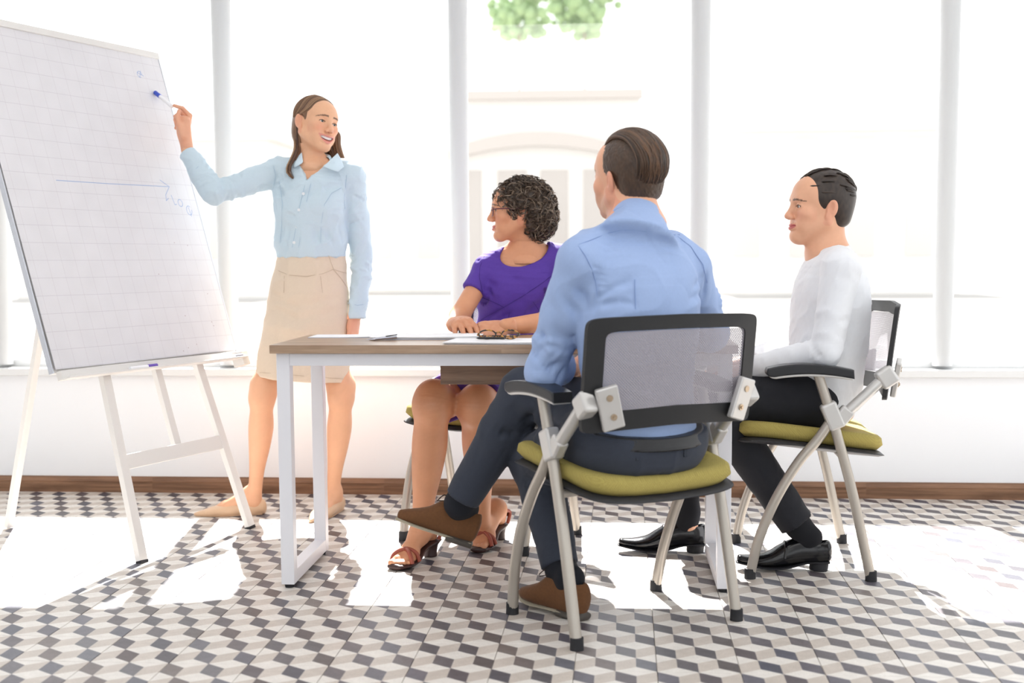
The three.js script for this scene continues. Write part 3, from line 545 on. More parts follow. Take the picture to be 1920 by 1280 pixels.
// folds: creases are straight or bent lines [a, b, width, depth] (depth < 0 a groove, > 0 a ridge)
function foldPush(creases, fuzz = 0, fs = 60) {
  creases = creases.filter((c) => c[2] > 0.0042 || fs > 80).map(([a, b, w, d]) => [a, b, w, clamp(d, -w * 0.9, w * 0.9)]);
  const C = creases.map(([a, b, w, d]) => ({ a, dx: b.x - a.x, dy: b.y - a.y, dz: b.z - a.z, w, d, L: a.distanceToSquared(b) || 1e-9, cx: (a.x + b.x) / 2, cy: (a.y + b.y) / 2, cz: (a.z + b.z) / 2, R: a.distanceTo(b) / 2 + 3 * w }));
  return (x, y, z) => {
    let o = 0; if (fuzz) { const a = N3(x * fs + 3.1, y * fs * 0.7, z * fs), b = N3(x * fs * 0.6 + y * fs * 0.5, y * fs * 0.6 - x * fs * 0.4, z * fs * 0.6 + 7.7); o = fuzz * (0.5 * a + (fs < 80 ? 1.1 * Math.pow(1 - Math.abs(b), 5) - 0.5 * Math.pow(1 - Math.abs(a), 6) : 0)); }
    for (const c of C) {
      const ex = x - c.cx, ey = y - c.cy, ez = z - c.cz; if (ex * ex + ey * ey + ez * ez > c.R * c.R) continue;
      const px = x - c.a.x, py = y - c.a.y, pz = z - c.a.z, t = clamp((px * c.dx + py * c.dy + pz * c.dz) / c.L, 0, 1);
      const qx = px - c.dx * t, qy = py - c.dy * t, qz = pz - c.dz * t, r2 = (qx * qx + qy * qy + qz * qz) / (c.w * c.w);
      if (r2 < 9) o += c.d * Math.exp(-r2) * Math.sin(Math.PI * clamp(0.12 + t * 0.8, 0, 1));
    }
    return o;
  };
}
const lerpV = (a, b, t) => a.clone().lerp(b, t);
// ---------------------------------------------------------------- heads and hands shared by the people
// head frame: origin between the ears, x to the person's left, y up, z forward
function frameFrom(origin, fwd, up) { const z = fwd.clone().normalize(), x = up.clone().cross(z).normalize(), y = z.clone().cross(x); return new THREE.Matrix4().makeBasis(x, y, z).setPosition(origin); }
const headLocal = (p, HM, sc) => p.clone().applyMatrix4(HM.clone().invert()).divideScalar(sc);
function headField(o = {}) {
  const s = new SDF(), jaw = o.jaw ?? 1, smile = o.smile ?? 0;
  const top = o.top ?? 0, drop = o.drop ?? 0;
  s.ell(V(0, 0.036 + top, -0.014), V(0.0715, 0.083 + top * 0.3, 0.093), 0.02);
  s.ell(V(0, -0.02, 0.03), V(0.056, 0.088, 0.06), 0.03);
  s.ell(V(0, 0.045 + top, 0.04), V(0.058, 0.05, 0.05), 0.03);                                   // forehead
  for (const q of [-1, 1]) {
    s.cap(V(q * 0.056 * jaw, -0.045, -0.005), V(q * 0.016, -0.096 - drop, 0.07), 0.014 * jaw, 0.015, 0.03);   // jaw line
    s.ell(V(q * 0.041, -0.026 + smile * 0.006, 0.062), V(0.022, 0.022, 0.02 + smile * 0.004), 0.022);   // cheeks
    s.ell(V(q * 0.03, -0.06, 0.066), V(0.02, 0.022, 0.02), 0.02);
  }
  s.ell(V(0, -0.094 - drop, 0.077), V(0.02, 0.015, 0.016), 0.02);                                 // chin
  s.cap(V(-0.03, 0.024, 0.078), V(0.03, 0.024, 0.078), 0.012, 0.012, 0.022);               // brow ridge
  for (const q of [-1, 1]) s.ell(V(q * 0.031, 0.002, 0.1), V(0.0165, 0.0115, 0.0155), 0.012, 1);
  s.cap(V(0, 0.012, 0.088), V(0, -0.022, 0.103), 0.0075, 0.0095, 0.014);                   // nose bridge
  s.ell(V(0, -0.031, 0.107), V(0.0115, 0.0095, 0.0115), 0.01);
  for (const q of [-1, 1]) { s.ell(V(q * 0.0118, -0.035, 0.098), V(0.0072, 0.0068, 0.009), 0.006); s.ell(V(q * 0.0058, -0.0412, 0.103), V(0.0034, 0.003, 0.0048), 0.002, 1); }
  for (const q of [-1, 1]) {                                                             // eyelids round the eyeballs
    const lid = new SDF().ell(V(q * 0.031, 0.0, 0.0765), V(0.0155, 0.0128, 0.0135), 0.001).ell(V(q * 0.031, -0.0005, 0.0915), V(0.0142, o.eyeOpen ?? 0.0044, 0.014), 0.0018, 1);
    s.add((x, y, z) => lid.at(x, y, z), q * 0.031, 0, 0.0765, 0.016, 0.005);
    s.ell(V(q * 0.031, -0.0005, 0.093), V(0.0138, o.eyeOpen ?? 0.0044, 0.012), 0.0015, 1);
  }
  const m = -0.064;
  if (smile > 0.5) {                                                                     // parted, smiling mouth with room for the teeth
    for (let i = -6; i < 6; i++) { const f = (t) => V(t / 6 * 0.038, m + 0.0115 * Math.pow(t / 6, 2) + 0.0075 * (1 - Math.pow(t / 6, 2)), 0.0965 - 0.021 * Math.pow(t / 6, 2)), f2 = (t) => V(t / 6 * 0.036, m - 0.0185 + 0.03 * Math.pow(t / 6, 2), 0.093 - 0.02 * Math.pow(t / 6, 2)); s.cap(f(i), f(i + 1), 0.0038, 0.0038, 0.006); s.cap(f2(i), f2(i + 1), 0.0046, 0.0046, 0.006); }
    for (let i = -6; i < 6; i++) { const f = (t) => V(t / 6 * 0.0345, m - 0.0042 + 0.0157 * Math.pow(t / 6, 2), 0.096 - 0.02 * Math.pow(t / 6, 2)); const r = (t) => 0.0018 + 0.0072 * (1 - Math.pow(t / 6, 2)); s.cap(f(i), f(i + 1), r(i), r(i + 1), 0.0012, 1); }
  } else {
    const w = 0.024 + smile * 0.01;
    for (let i = -5; i < 5; i++) { const f = (t, dy) => V(t / 5 * w, m + dy + smile * 0.008 * Math.pow(t / 5, 2), 0.094 - 0.014 * Math.pow(t / 5, 2)); s.cap(f(i, 0.0038), f(i + 1, 0.0038), 0.0042, 0.0042, 0.006); s.cap(f(i, -0.0048), f(i + 1, -0.0048), 0.0052, 0.0052, 0.006); }
    for (let i = -5; i < 5; i++) { const f = (t) => V(t / 5 * w, m + smile * 0.008 * Math.pow(t / 5, 2), 0.1 - 0.014 * Math.pow(t / 5, 2)); s.cap(f(i), f(i + 1), 0.0016, 0.0016, 0.002, 1); }
  }
  for (const q of [-1, 1]) {                                                             // ears
    const e = new THREE.Quaternion().setFromEuler(new THREE.Euler(-0.15, q * -0.32, q * -0.16));
    s.ell(V(q * 0.0755, -0.004, -0.013), V(0.0078, 0.029, 0.0175), 0.006, 0, e);
    s.ell(V(q * 0.073, -0.028, -0.002), V(0.006, 0.012, 0.0095), 0.006);
    s.ell(V(q * 0.0835, 0.002, -0.006), V(0.0085, 0.0195, 0.0105), 0.003, 1, e);
    s.ell(V(q * 0.0815, -0.008, -0.002), V(0.0075, 0.009, 0.008), 0.003, 1);
  }
  s.cap(V(0, -0.035, -0.026), o.neckTo ?? V(0, -0.2, -0.05), o.neck ?? 0.05, (o.neck ?? 0.05) + 0.003, 0.03);
  if (o.neckTo) s.ell(o.neckTo.clone().add(V(0, -0.012, 0)), V(0.078, 0.022, 0.062), 0.07);        // neck
  return s;
}
// places a field (built in its own frame, scale sc) into the world
function placedField(f, M4, sc = 1) { const i = M4.clone().invert().elements; return (x, y, z) => f.at((i[0] * x + i[4] * y + i[8] * z + i[12]) / sc, (i[1] * x + i[5] * y + i[9] * z + i[13]) / sc, (i[2] * x + i[6] * y + i[10] * z + i[14]) / sc) * sc; }
function facePaint(skin, o = {}) {                              // pigment of a face in the head frame
  const lip = o.lip ?? lin(0xc46a66), brow = o.brow ?? lin(0x5b4230), blush = o.blush ?? lin(0xe09a80), stub = o.stubble, m = -0.064, smile = o.smile ?? 0;
  return (x, y, z) => {
    let c = skin; const ax = Math.abs(x);
    c = mixc(c, blush, 0.55 * Math.exp(-((ax - 0.042) ** 2 + (y + 0.028) ** 2) / 0.0005) * (z > 0.03 ? 1 : 0));
    c = mixc(c, blush, 0.4 * Math.exp(-(ax * ax + (y + 0.032) ** 2) / 0.00018) * (z > 0.09 ? 1 : 0));
    if (ax > 0.07 && z < 0.03) c = mixc(c, blush, 0.5);
    if (z > 0.06) {
      const t = ax / 0.038;
      if (smile > 0.5) { const up = m + 0.0115 * t * t + 0.0075 * (1 - t * t), dn = m - 0.0185 + 0.03 * t * t; if (ax < 0.0395 && y < up + 0.003 && y > dn - 0.0042 && z > 0.07) c = lip; }
      else { const w = 0.024 + smile * 0.01, yc = m + smile * 0.008 * (ax / w) ** 2, hh = 0.0085 * Math.sqrt(Math.max(0, 1 - (ax / (w + 0.003)) ** 2)); if (y < yc + hh && y > yc - hh * 1.15) c = lip; }
      const bx = (ax - 0.033) / 0.021, by = 0.0195 + 0.003 * (1 - bx * bx) - 0.003 * bx; if (Math.abs(bx) < 1 && Math.abs(y - by) < 0.0033 * (1 - 0.55 * Math.max(0, bx))) c = mixc(c, brow, 0.85);
      const ex = (ax - 0.031) / 0.0145; if (Math.abs(ex) < 1 && Math.abs(y - 0.0048 * (1 - ex * ex)) < 0.0021) c = mixc(c, brow, 0.85);   // lashes
    }
    if (stub && y < -0.035 && y > -0.13 && z > -0.03) c = mixc(c, stub, 0.35 * sstep(-0.03, -0.06, y) * (0.75 + 0.25 * N3(x * 300, y * 300, z * 300)));
    const n = 1 + 0.03 * N3(x * 90, y * 90, z * 90); return [c[0] * n, c[1] * n, c[2] * n];
  };
}
M.eyeWhite = std({ color: 0xf0ece8, roughness: 0.25 });
function eyes(parent, M4, sc, iris, look = 0, dy = 0) {
  for (const q of [-1, 1]) {
    const e = new THREE.SphereGeometry(0.0118 * sc, 20, 16), col = new Float32Array(e.attributes.position.count * 3), ir = lin(iris), wh = lin(0xece6e2);
    const ax = V(look, dy, 1).normalize();
    for (let i = 0; i < e.attributes.position.count; i++) { const p = V(0, 0, 0).fromBufferAttribute(e.attributes.position, i).normalize(), a = Math.acos(clamp(p.dot(ax), -1, 1)); const c = a < 0.2 ? [0.01, 0.01, 0.01] : a < 0.5 ? ir : wh; col.set(c, i * 3); }
    e.setAttribute('color', new THREE.BufferAttribute(col, 3)); e.translate(q * 0.031 * sc, -0.0003 * sc, 0.0752 * sc); e.applyMatrix4(M4);
    part('eye', e, M.eyeMat, parent);
  }
}
M.eyeMat = std({ vertexColors: true, roughness: 0.15 });
M.teeth = std({ color: 0xf6f3ee, roughness: 0.3 });
// hand in its own frame: y along the fingers, x towards the thumb side, z out of the back of the hand; curls = [[mcp, pip, dip] x4 index..little], thumb = 4 points
function handField(o) {
  const s = new SDF(), side = 1, sc = 1;
  s.loft([[V(0, -0.03, 0), 0.026, 0.019], [V(0, 0.0, 0), 0.027, 0.0185], [V(0.002, 0.035, 0), 0.035, 0.0155], [V(0, 0.075, 0), 0.0395, 0.0135], [V(0, 0.088, 0), 0.037, 0.0115]], V(1, 0, 0), 0.01, 0, 0.6);
  s.ell(V(0.02, 0.028, -0.01), V(0.017, 0.027, 0.013), 0.014); s.ell(V(-0.024, 0.035, -0.008), V(0.013, 0.03, 0.011), 0.014);
  const base = [[0.0285, 0.086], [0.0095, 0.09], [-0.0095, 0.0865], [-0.0275, 0.078]], len = [0.071, 0.079, 0.073, 0.057], spread = o.spread ?? 0.05;
  base.forEach(([bx, by], i) => {
    let p = V(bx, by - 0.008, 0), ang = 0, sp = -(i - 1.4) * spread + (o.lean?.[i] ?? 0);
    const pts = [p.clone()], rs = [0.0098]; const f = [0.47, 0.3, 0.23], c = o.curls[i], R = [0.0088, 0.0078, 0.0066].map((r) => r * (i === 3 ? 0.86 : 1));
    for (let j = 0; j < 3; j++) { ang += c[j]; const L = len[i] * f[j] + (j === 0 ? 0.008 : 0); p = p.clone().add(V(Math.sin(-sp) * -1 * Math.cos(ang) * L * 1, Math.cos(ang) * L, -Math.sin(ang) * L)); pts.push(p); rs.push(R[j]); }
    for (let j = 0; j < 3; j++) s.cap(pts[j], pts[j + 1], rs[j], rs[j + 1], j ? 0.003 : 0.007);
    s.ell(pts[1], V(0.0092, 0.0092, 0.0092).multiplyScalar(i === 3 ? 0.88 : 1), 0.004);
  });
  const t = o.thumb ?? [V(0.018, 0.018, -0.006), V(0.043, 0.048, -0.016), V(0.05, 0.078, -0.02), V(0.049, 0.1, -0.02)];
  s.cap(t[0], t[1], 0.0145, 0.0112, 0.012); s.cap(t[1], t[2], 0.0108, 0.0095, 0.004); s.cap(t[2], t[3], 0.0095, 0.0078, 0.003);
  return s;
}
// frame for a hand: wrist, direction of the fingers, direction of the back of the hand; `left` mirrors x
function handFrame(wrist, dir, dorsal, mirror = 1) {
  const y = dir.clone().normalize(), z = dorsal.clone().addScaledVector(y, -dorsal.dot(y)).normalize(), x = y.clone().cross(z).multiplyScalar(mirror);
  return new THREE.Matrix4().makeBasis(x, y, z).setPosition(wrist);
}
function boundsOf(pts, pad) { const b = new THREE.Box3(); pts.forEach((p) => b.expandByPoint(p)); return [b.min.clone().addScalar(-pad), b.max.clone().addScalar(pad)]; }
// meshes a set of world-space closures (each with own bounds and cell) into one body geometry
function joinSkin(list) { return mergeGeometries(list.map((g) => { const q = g.clone(); return q; }), false); }
// a lock of hair: tapered ribbon-like tube along points
function lock(pts, r, seg = 10, rad = 5, flat = 0.55) {
  const c = new THREE.CatmullRomCurve3(pts, false, 'centripetal');
  return tube(pts, r, seg, rad, false, (t) => Math.max(0.08, Math.min(1, t * 6 + 0.4) * (1 - Math.pow(t, 3) * 0.9)));
}
function hairMesh(list) { return mergeGeometries(list.map((q) => { const r = q.index ? q.toNonIndexed() : q; for (const k of Object.keys(r.attributes)) if (!['position', 'normal', 'color'].includes(k)) r.deleteAttribute(k); return r; })); }
function rootsOn(geo, n) { const p = geo.attributes.position, m = geo.attributes.normal, out = []; for (let i = 0; i < n; i++) { const k = Math.floor(rnd() * p.count); out.push([V(0, 0, 0).fromBufferAttribute(p, k), V(0, 0, 0).fromBufferAttribute(m, k)]); } return out; }
function sleeveCut(f, s, e, t, rad = 0.07, k = 0.003) {         // ends a sleeve at fraction t between joints s and e
  const n = e.clone().sub(s).normalize(), p = lerpV(s, e, t);
  f.add((x, y, z) => { const dx = x - p.x, dy = y - p.y, dz = z - p.z, w = dx * n.x + dy * n.y + dz * n.z, r = Math.sqrt(Math.max(0, dx * dx + dy * dy + dz * dz - w * w)); return r > rad || w > 0.16 ? -1 : w; }, 0, 0, 0, 1e9, k, 2);
}
function tint(g, c) { const n = g.attributes.position.count, a = new Float32Array(n * 3); for (let i = 0; i < n; i++) a.set(c, i * 3); g.setAttribute('color', new THREE.BufferAttribute(a, 3)); return g; }
// ---------------------------------------------------------------- from photograph pixels to points in the room
const CAMM = camera.matrixWorld.clone();
const rayDir = (u, v) => V((u - PPX) / FOCAL, -(v - PPY) / FOCAL, -1).transformDirection(CAMM);
function at(u, v, z) { const d = rayDir(u, v), t = (z - camera.position.z) / d.z; return camera.position.clone().addScaledVector(d, t); }
function hit(sdf, u, v, near = 2.6, off = 0) {                 // first point of a field along a pixel's ray
  const d = rayDir(u, v); let t = near, p = V(0, 0, 0);
  for (let i = 0; i < 220; i++) { p = camera.position.clone().addScaledVector(d, t); const s = sdf.at(p.x, p.y, p.z); if (s < 0.0004) break; t += Math.max(s * 0.6, 0.0006); if (t > 7) return null; }
  return off ? p.addScaledVector(d, -off) : p;
}
function pixelFolds(sdf, rows, W = 0.008, D = -0.004) {         // [[u0, v0, u1, v1, width?, depth?], ...] creases drawn on the cloth
  const out = [];
  for (const [a, b, c, d, w, e] of rows) { const p = hit(sdf, a, b), q = hit(sdf, c, d); if (p && q && p.distanceTo(q) < 0.5) { const n = Math.max(1, Math.round(p.distanceTo(q) / 0.07)); let prev = p; for (let i = 1; i <= n; i++) { const r = hit(sdf, a + (c - a) * i / n, b + (d - b) * i / n) ?? q; out.push([prev, r, w ?? W, e ?? D]); prev = r; } } }
  return out;
}
function limbFolds(a, b, r, n, amp, w = 0.007, spread = 1.2) {  // short creases slanting round a limb between a and b
  const out = [], T = b.clone().sub(a), L = T.length(); T.normalize(); const u = Math.abs(T.y) < 0.9 ? T.clone().cross(V(0, 1, 0)).normalize() : T.clone().cross(V(1, 0, 0)).normalize(), v = T.clone().cross(u);
  for (let i = 0; i < n; i++) {
    const t = rr(0, 1), th = rr(0, 6.28), d = rr(0.5, spread), sl = rr(-0.5, 0.5) * 0.06, P = (tt, ang) => a.clone().addScaledVector(T, tt * L).addScaledVector(u, Math.cos(ang) * r).addScaledVector(v, Math.sin(ang) * r);
    const m = 3; for (let j = 0; j < m; j++) out.push([P(t + sl / L * j / m, th + d * j / m), P(t + sl / L * (j + 1) / m, th + d * (j + 1) / m), w * rr(0.7, 1.3), amp * rr(0.5, 1.2) * (i % 3 === 0 ? -0.8 : 1)]);
  }
  return out;
}
function sheetPatch(pts, thick, bulge = 0, dir = null) {        // a stiff cloth flap: outline points -> thin closed solid
  const c = V(0, 0, 0); pts.forEach((p) => c.add(p)); c.divideScalar(pts.length);
  const n = V(0, 0, 0); pts.forEach((p, i) => n.add(p.clone().sub(c).cross(pts[(i + 1) % pts.length].clone().sub(c)))); n.normalize(); if (dir && n.dot(dir) < 0) { n.negate(); pts = pts.slice().reverse(); }
  const pos = [], idx = [], m = pts.length, R = 4;
  for (const s of [1, -1]) { const b = pos.length / 3; pos.push(...c.clone().addScaledVector(n, s * thick / 2 + bulge).toArray()); for (let k = 1; k <= R; k++) pts.forEach((p) => pos.push(...lerpV(c, p, k / R).addScaledVector(n, s * thick / 2 * (k === R ? 0.6 : 1) + bulge * (1 - (k / R) ** 2)).toArray())); for (let k = 0; k < R; k++) for (let i = 0; i < m; i++) { const a0 = k ? b + 1 + (k - 1) * m + i : b, a1 = k ? b + 1 + (k - 1) * m + (i + 1) % m : b, o0 = b + 1 + k * m + i, o1 = b + 1 + k * m + (i + 1) % m; const t = k ? [[a0, o0, o1], [a0, o1, a1]] : [[b, o0, o1]]; t.forEach((q) => idx.push(...(s > 0 ? q : [q[0], q[2], q[1]]))); } }
  const half = 1 + R * m, o = 1 + (R - 1) * m; for (let i = 0; i < m; i++) { const a = o + i, b = o + (i + 1) % m; idx.push(a, a + half, b, b, a + half, b + half); }
  const g = new THREE.BufferGeometry(); g.setAttribute('position', new THREE.Float32BufferAttribute(pos, 3)); g.setIndex(idx); g.computeVertexNormals();
  const uv = new Float32Array(pos.length / 3 * 2); for (let i = 0; i < uv.length / 2; i++) { uv[2 * i] = pos[3 * i] + pos[3 * i + 2]; uv[2 * i + 1] = pos[3 * i + 1]; } g.setAttribute('uv', new THREE.BufferAttribute(uv, 2)); return g;
}
function cloth(hex, vary = 0.03, fs = 160, rough = 0.85, sheen = 0.25) {
  const m = phys({ color: 0xffffff, vertexColors: true, roughness: rough, sheen, sheenRoughness: 0.6, sheenColor: new THREE.Color(0.5, 0.5, 0.5) });
  const c = lin(hex); m.userData.paint = (x, y, z) => { const n = 1 + vary * (N3(x * fs, y * fs * 1.3, z * fs) + 0.5 * N3(x * fs * 3, y * fs * 3, z * fs * 3)); return [c[0] * n, c[1] * n, c[2] * n]; };
  return m;
}
M.skin = phys({ color: 0xffffff, vertexColors: true, roughness: 0.48, sheen: 0.15, sheenColor: new THREE.Color(0.6, 0.4, 0.35) });
M.hair = phys({ color: 0xffffff, vertexColors: true, roughness: 0.42, sheen: 0.2, sheenColor: new THREE.Color(0.4, 0.35, 0.3) });
const skinPaint = (c, blot = 0.05) => (x, y, z) => { const n = 1 + blot * N3(x * 22, y * 22, z * 22) + 0.03 * N3(x * 120, y * 120, z * 120); return [c[0] * n, c[1] * n * (1 + 0.015 * N3(x * 40, y * 40, z * 40)), c[2] * n]; };
// shoe frame: origin under the heel, z to the toe, y up
function shoeFrame(heel, toe, up = V(0, 1, 0)) { const z = toe.clone().sub(heel).normalize(), x = up.clone().cross(z).normalize(), y = z.clone().cross(x); return new THREE.Matrix4().makeBasis(x, y, z).setPosition(heel); }
function netLocal(f, lo, hi, h, M4, opt) { const g = netMesh(f, lo, hi, h, opt); g.applyMatrix4(M4); return g; }
function seam_or_shade(sdf, rows, mat, parent, r = 0.0014) {                // stitched seams and one painted collar shade line: fine cords lying on the cloth, drawn through photograph pixels
  for (const row of rows) { const pts = []; for (let i = 0; i + 1 < row.length; i++) { const n = 4; for (let k = 0; k < n; k++) { const h = hit(sdf, row[i][0] + (row[i + 1][0] - row[i][0]) * k / n, row[i][1] + (row[i + 1][1] - row[i][1]) * k / n, 2.6, 0.0015); if (h) pts.push(h); } } const h = hit(sdf, ...row[row.length - 1], 2.6, 0.0015); if (h) pts.push(h); if (pts.length > 3) part('seam_or_shade', tube(pts, r, pts.length * 3, 5), mat, parent); }
}
// ---------------------------------------------------------------- the standing presenter
{
  const g = thing('person', 'standing woman in pale blue shirt and beige skirt, arm raised with marker', 'person');
  const skinC = lin(0xe9b48f);
  const Hs = 0.92, HM = frameFrom(at(592, 233.5, -4.68), V(0.77, 0.0, 0.64), V(0.235, 1, -0.06));
  const headF = headField({ neckTo: headLocal(at(586, 312, -4.69), HM, Hs), smile: 1, eyeOpen: 0.0046, neck: 0.046, jaw: 1.04, top: -0.007, drop: 0.0 });
  // joints
  const shR = at(526, 322, -4.67), elR = at(402, 361, -4.54), wrR = at(351, 284, -4.60), shL = at(659, 330, -4.70), elL = at(678, 480, -4.74), wrL = at(668, 592, -4.68);
  const knR = at(492, 745, -4.655), anR = at(478, 925, -4.69), knL = at(640, 745, -4.69), anL = at(624, 925, -4.745), hpR = at(542, 590, -4.68), hpL = at(612, 590, -4.69);
  const X = V(1, 0, -0.04).normalize();
  const torso = (f, w, d, k = 0.03) => f.loft([[at(578, 600, -4.685), 0.150 * w, 0.105 * d], [at(580, 550, -4.685), 0.142 * w, 0.108 * d], [at(584, 500, -4.685), 0.125 * w, 0.092 * d], [at(584, 468, -4.685), 0.118 * w, 0.085 * d], [at(584, 430, -4.68), 0.124 * w, 0.092 * d], [at(584, 385, -4.68), 0.132 * w, 0.108 * d], [at(585, 345, -4.685), 0.138 * w, 0.095 * d], [at(588, 318, -4.69), 0.115 * w, 0.066 * d], [at(586, 303, -4.69), 0.06 * w, 0.05 * d]], X, k, 0, 0.5);
  // body (skin), whole and continuous under the clothes
  const body = new SDF(); torso(body, 0.9, 0.86);
  body.cap(at(586, 300, -4.69), HM.clone().multiply(new THREE.Matrix4()).elements ? V(0, -0.07, -0.035).multiplyScalar(Hs).applyMatrix4(HM) : null, 0.047, 0.043, 0.03);
  body.chain([shR, elR, wrR], [0.038, 0.030, 0.021], 0.03).chain([shL, elL, wrL], [0.038, 0.030, 0.022], 0.03);
  body.chain([hpR, knR], [0.06, 0.046], 0.03).chain([hpL, knL], [0.06, 0.046], 0.03);
  for (const [kn, an, s] of [[knR, anR, -1], [knL, anL, 1]]) {
    const q = (t, dz) => lerpV(kn, an, t).add(V(0, 0, dz));
    body.loft([[q(-0.12, 0), 0.05, 0.054], [q(0, 0.008), 0.046, 0.05], [q(0.12, 0), 0.043, 0.047], [q(0.3, -0.012), 0.0475, 0.053], [q(0.5, -0.012), 0.041, 0.046], [q(0.75, -0.002), 0.029, 0.033], [q(0.95, 0), 0.0265, 0.03], [q(1.08, 0), 0.028, 0.032]], X, 0.025, 0, 1);
    body.ell(kn.clone().add(V(0, -0.004, 0.034)), V(0.03, 0.034, 0.022), 0.025);
  }
  const footR = shoeFrame(V(-1.408, 0, -4.70), V(-1.632, 0, -4.652)), footL = shoeFrame(V(-1.118, 0, -4.79), V(-1.168, 0, -4.56));
  for (const F of [footR, footL]) { const P = (x, y, z) => V(x, y, z).applyMatrix4(F); body.cap(P(0, 0.075, 0.045), P(0, 0.03, 0.13), 0.029, 0.025, 0.03); body.cap(P(0, 0.03, 0.13), P(0, 0.014, 0.2), 0.025, 0.008, 0.02); body.cap(P(0, 0.08, 0.04), P(0, 0.03, 0.02), 0.027, 0.024, 0.02); }
  const skin = [netMesh(body, V(-1.72, 0, -4.95), V(-0.85, 1.42, -4.4), 0.0085, { paint: skinPaint(lin(0xe8b08b)) })];
  const fp = facePaint(skinC, { smile: 1, lip: lin(0xdb8f80), brow: lin(0x573a28), blush: lin(0xe79a7e) });
  skin.push(netLocal(headF, V(-0.1, -0.2, -0.13), V(0.1, 0.14, 0.135), 0.0021, HM.clone().scale(V(Hs, Hs, Hs)), { paint: fp }));
  // right hand gripping the marker, left hand hanging
  const penTip = fc(0.665, 1.692, 0.009), penDir = at(332, 207, -4.615).sub(penTip).normalize();
  {
    const P = (u, v, z) => at(u, v, z), s = new SDF();
    s.loft([[P(352, 286, -4.602), 0.026, 0.019], [P(349, 268, -4.605), 0.0265, 0.019], [P(345, 248, -4.61), 0.033, 0.019], [P(344, 230, -4.615), 0.033, 0.018], [P(345, 222, -4.618), 0.028, 0.016]], V(0.8, 0.3, 0.4), 0.012, 0, 0.6);
    s.cap(P(354, 232, -4.635), P(356, 217, -4.63), 0.0095, 0.009, 0.006); s.cap(P(356, 217, -4.63), P(342, 203, -4.62), 0.0088, 0.008, 0.004); s.cap(P(342, 203, -4.62), P(327, 198, -4.615), 0.0078, 0.0062, 0.003);       // index
    s.cap(P(352, 235, -4.65), P(351, 220, -4.655), 0.0095, 0.009, 0.006); s.cap(P(351, 220, -4.655), P(338, 211, -4.65), 0.0086, 0.008, 0.004); s.cap(P(338, 211, -4.65), P(328, 218, -4.643), 0.008, 0.0066, 0.003);   // middle
    s.cap(P(346, 236, -4.66), P(340, 223, -4.668), 0.0092, 0.0085, 0.006); s.cap(P(340, 223, -4.668), P(329, 224, -4.66), 0.0082, 0.0078, 0.004); s.cap(P(329, 224, -4.66), P(331, 235, -4.645), 0.0075, 0.0065, 0.003);   // ring
    s.cap(P(341, 243, -4.665), P(334, 234, -4.672), 0.0085, 0.0078, 0.006); s.cap(P(334, 234, -4.672), P(330, 240, -4.66), 0.0074, 0.0064, 0.003);                                                                        // little
    s.cap(P(345, 256, -4.592), P(337, 234, -4.59), 0.0135, 0.011, 0.01); s.cap(P(337, 234, -4.59), P(333, 219, -4.598), 0.0102, 0.0092, 0.004); s.cap(P(333, 219, -4.598), P(336, 208, -4.606), 0.009, 0.0074, 0.003);   // thumb
    const [lo, hi] = boundsOf([P(352, 290, -4.60), P(325, 195, -4.66), P(365, 240, -4.58), wrR], 0.035);
    skin.push(netMesh(s, lo, hi, 0.0024, { paint: (x, y, z) => { const n = 1 + 0.05 * N3(x * 60, y * 60, z * 60); return mixc(lin(0xecb494), lin(0xe39f80), 0.5 + 0.5 * N3(x * 35, y * 35, z * 35)).map((q) => q * n); } }));
  }
  {
    const hf = handField({ curls: [[0.35, 0.9, 0.6], [0.45, 1.0, 0.6], [0.5, 1.05, 0.6], [0.55, 1.1, 0.6]], spread: 0.02, thumb: [V(0.018, 0.015, -0.006), V(0.036, 0.048, -0.022), V(0.034, 0.078, -0.03), V(0.026, 0.1, -0.034)] });
    const HL = handFrame(wrL.clone().add(V(-0.004, -0.005, 0)), V(-0.12, -1, 0.12), V(0.93, 0, 0.3), -1).scale(V(0.92, 0.92, 0.92));
    const gg = netMesh(hf, V(-0.06, -0.04, -0.09), V(0.075, 0.19, 0.03), 0.0027, { paint: () => lin(0xe6a586) }); gg.applyMatrix4(HL);
    const ix = gg.index; for (let i = 0; i < ix.count; i += 3) { const a = ix.getX(i); ix.setX(i, ix.getX(i + 1)); ix.setX(i + 1, a); }
    gg.computeVertexNormals(); skin.push(gg);
  }
  part('body', joinSkin(skin), M.skin, g);
  eyes(g, HM, Hs, 0x39423f, 0.1);
  { // teeth
    const t = [], m = -0.064; for (let i = -5; i <= 5; i++) { const u = i / 6, q = new RoundedBoxGeometry(0.0073, 0.0125, 0.004, 2, 0.0016); q.rotateY(u * 1.0); q.translate(u * 0.035, m + 0.0012 + 0.0115 * u * u, 0.0915 - 0.017 * u * u); t.push(q); }
    const q = merge(t); q.applyMatrix4(HM.clone().scale(V(Hs, Hs, Hs))); part('teeth', q, M.teeth, g, 'white upper teeth in a smile');
    const mo = new THREE.SphereGeometry(1, 16, 12); mo.scale(0.032, 0.013, 0.008); mo.translate(0, m - 0.002, 0.0785); mo.applyMatrix4(HM.clone().scale(V(Hs, Hs, Hs))); part('mouth', mo, std({ color: 0x6b2a26, roughness: 0.5 }), g);
  }
  // shirt
  const shirtM = cloth(0xd2e5f0, 0.02, 200, 0.8, 0.3); shirtM.transmission = 0.12; shirtM.thickness = 0;
  const sh = new SDF(); torso(sh, 1.075, 1.1, 0.02);
  sh.loft([[at(583, 480, -4.685), 0.108, 0.08], [at(583, 470, -4.682), 0.124, 0.096], [at(583, 462, -4.68), 0.133, 0.105], [at(583, 450, -4.68), 0.135, 0.107], [at(584, 430, -4.68), 0.132, 0.103]], X, 0.02);   // blouson over the waistband
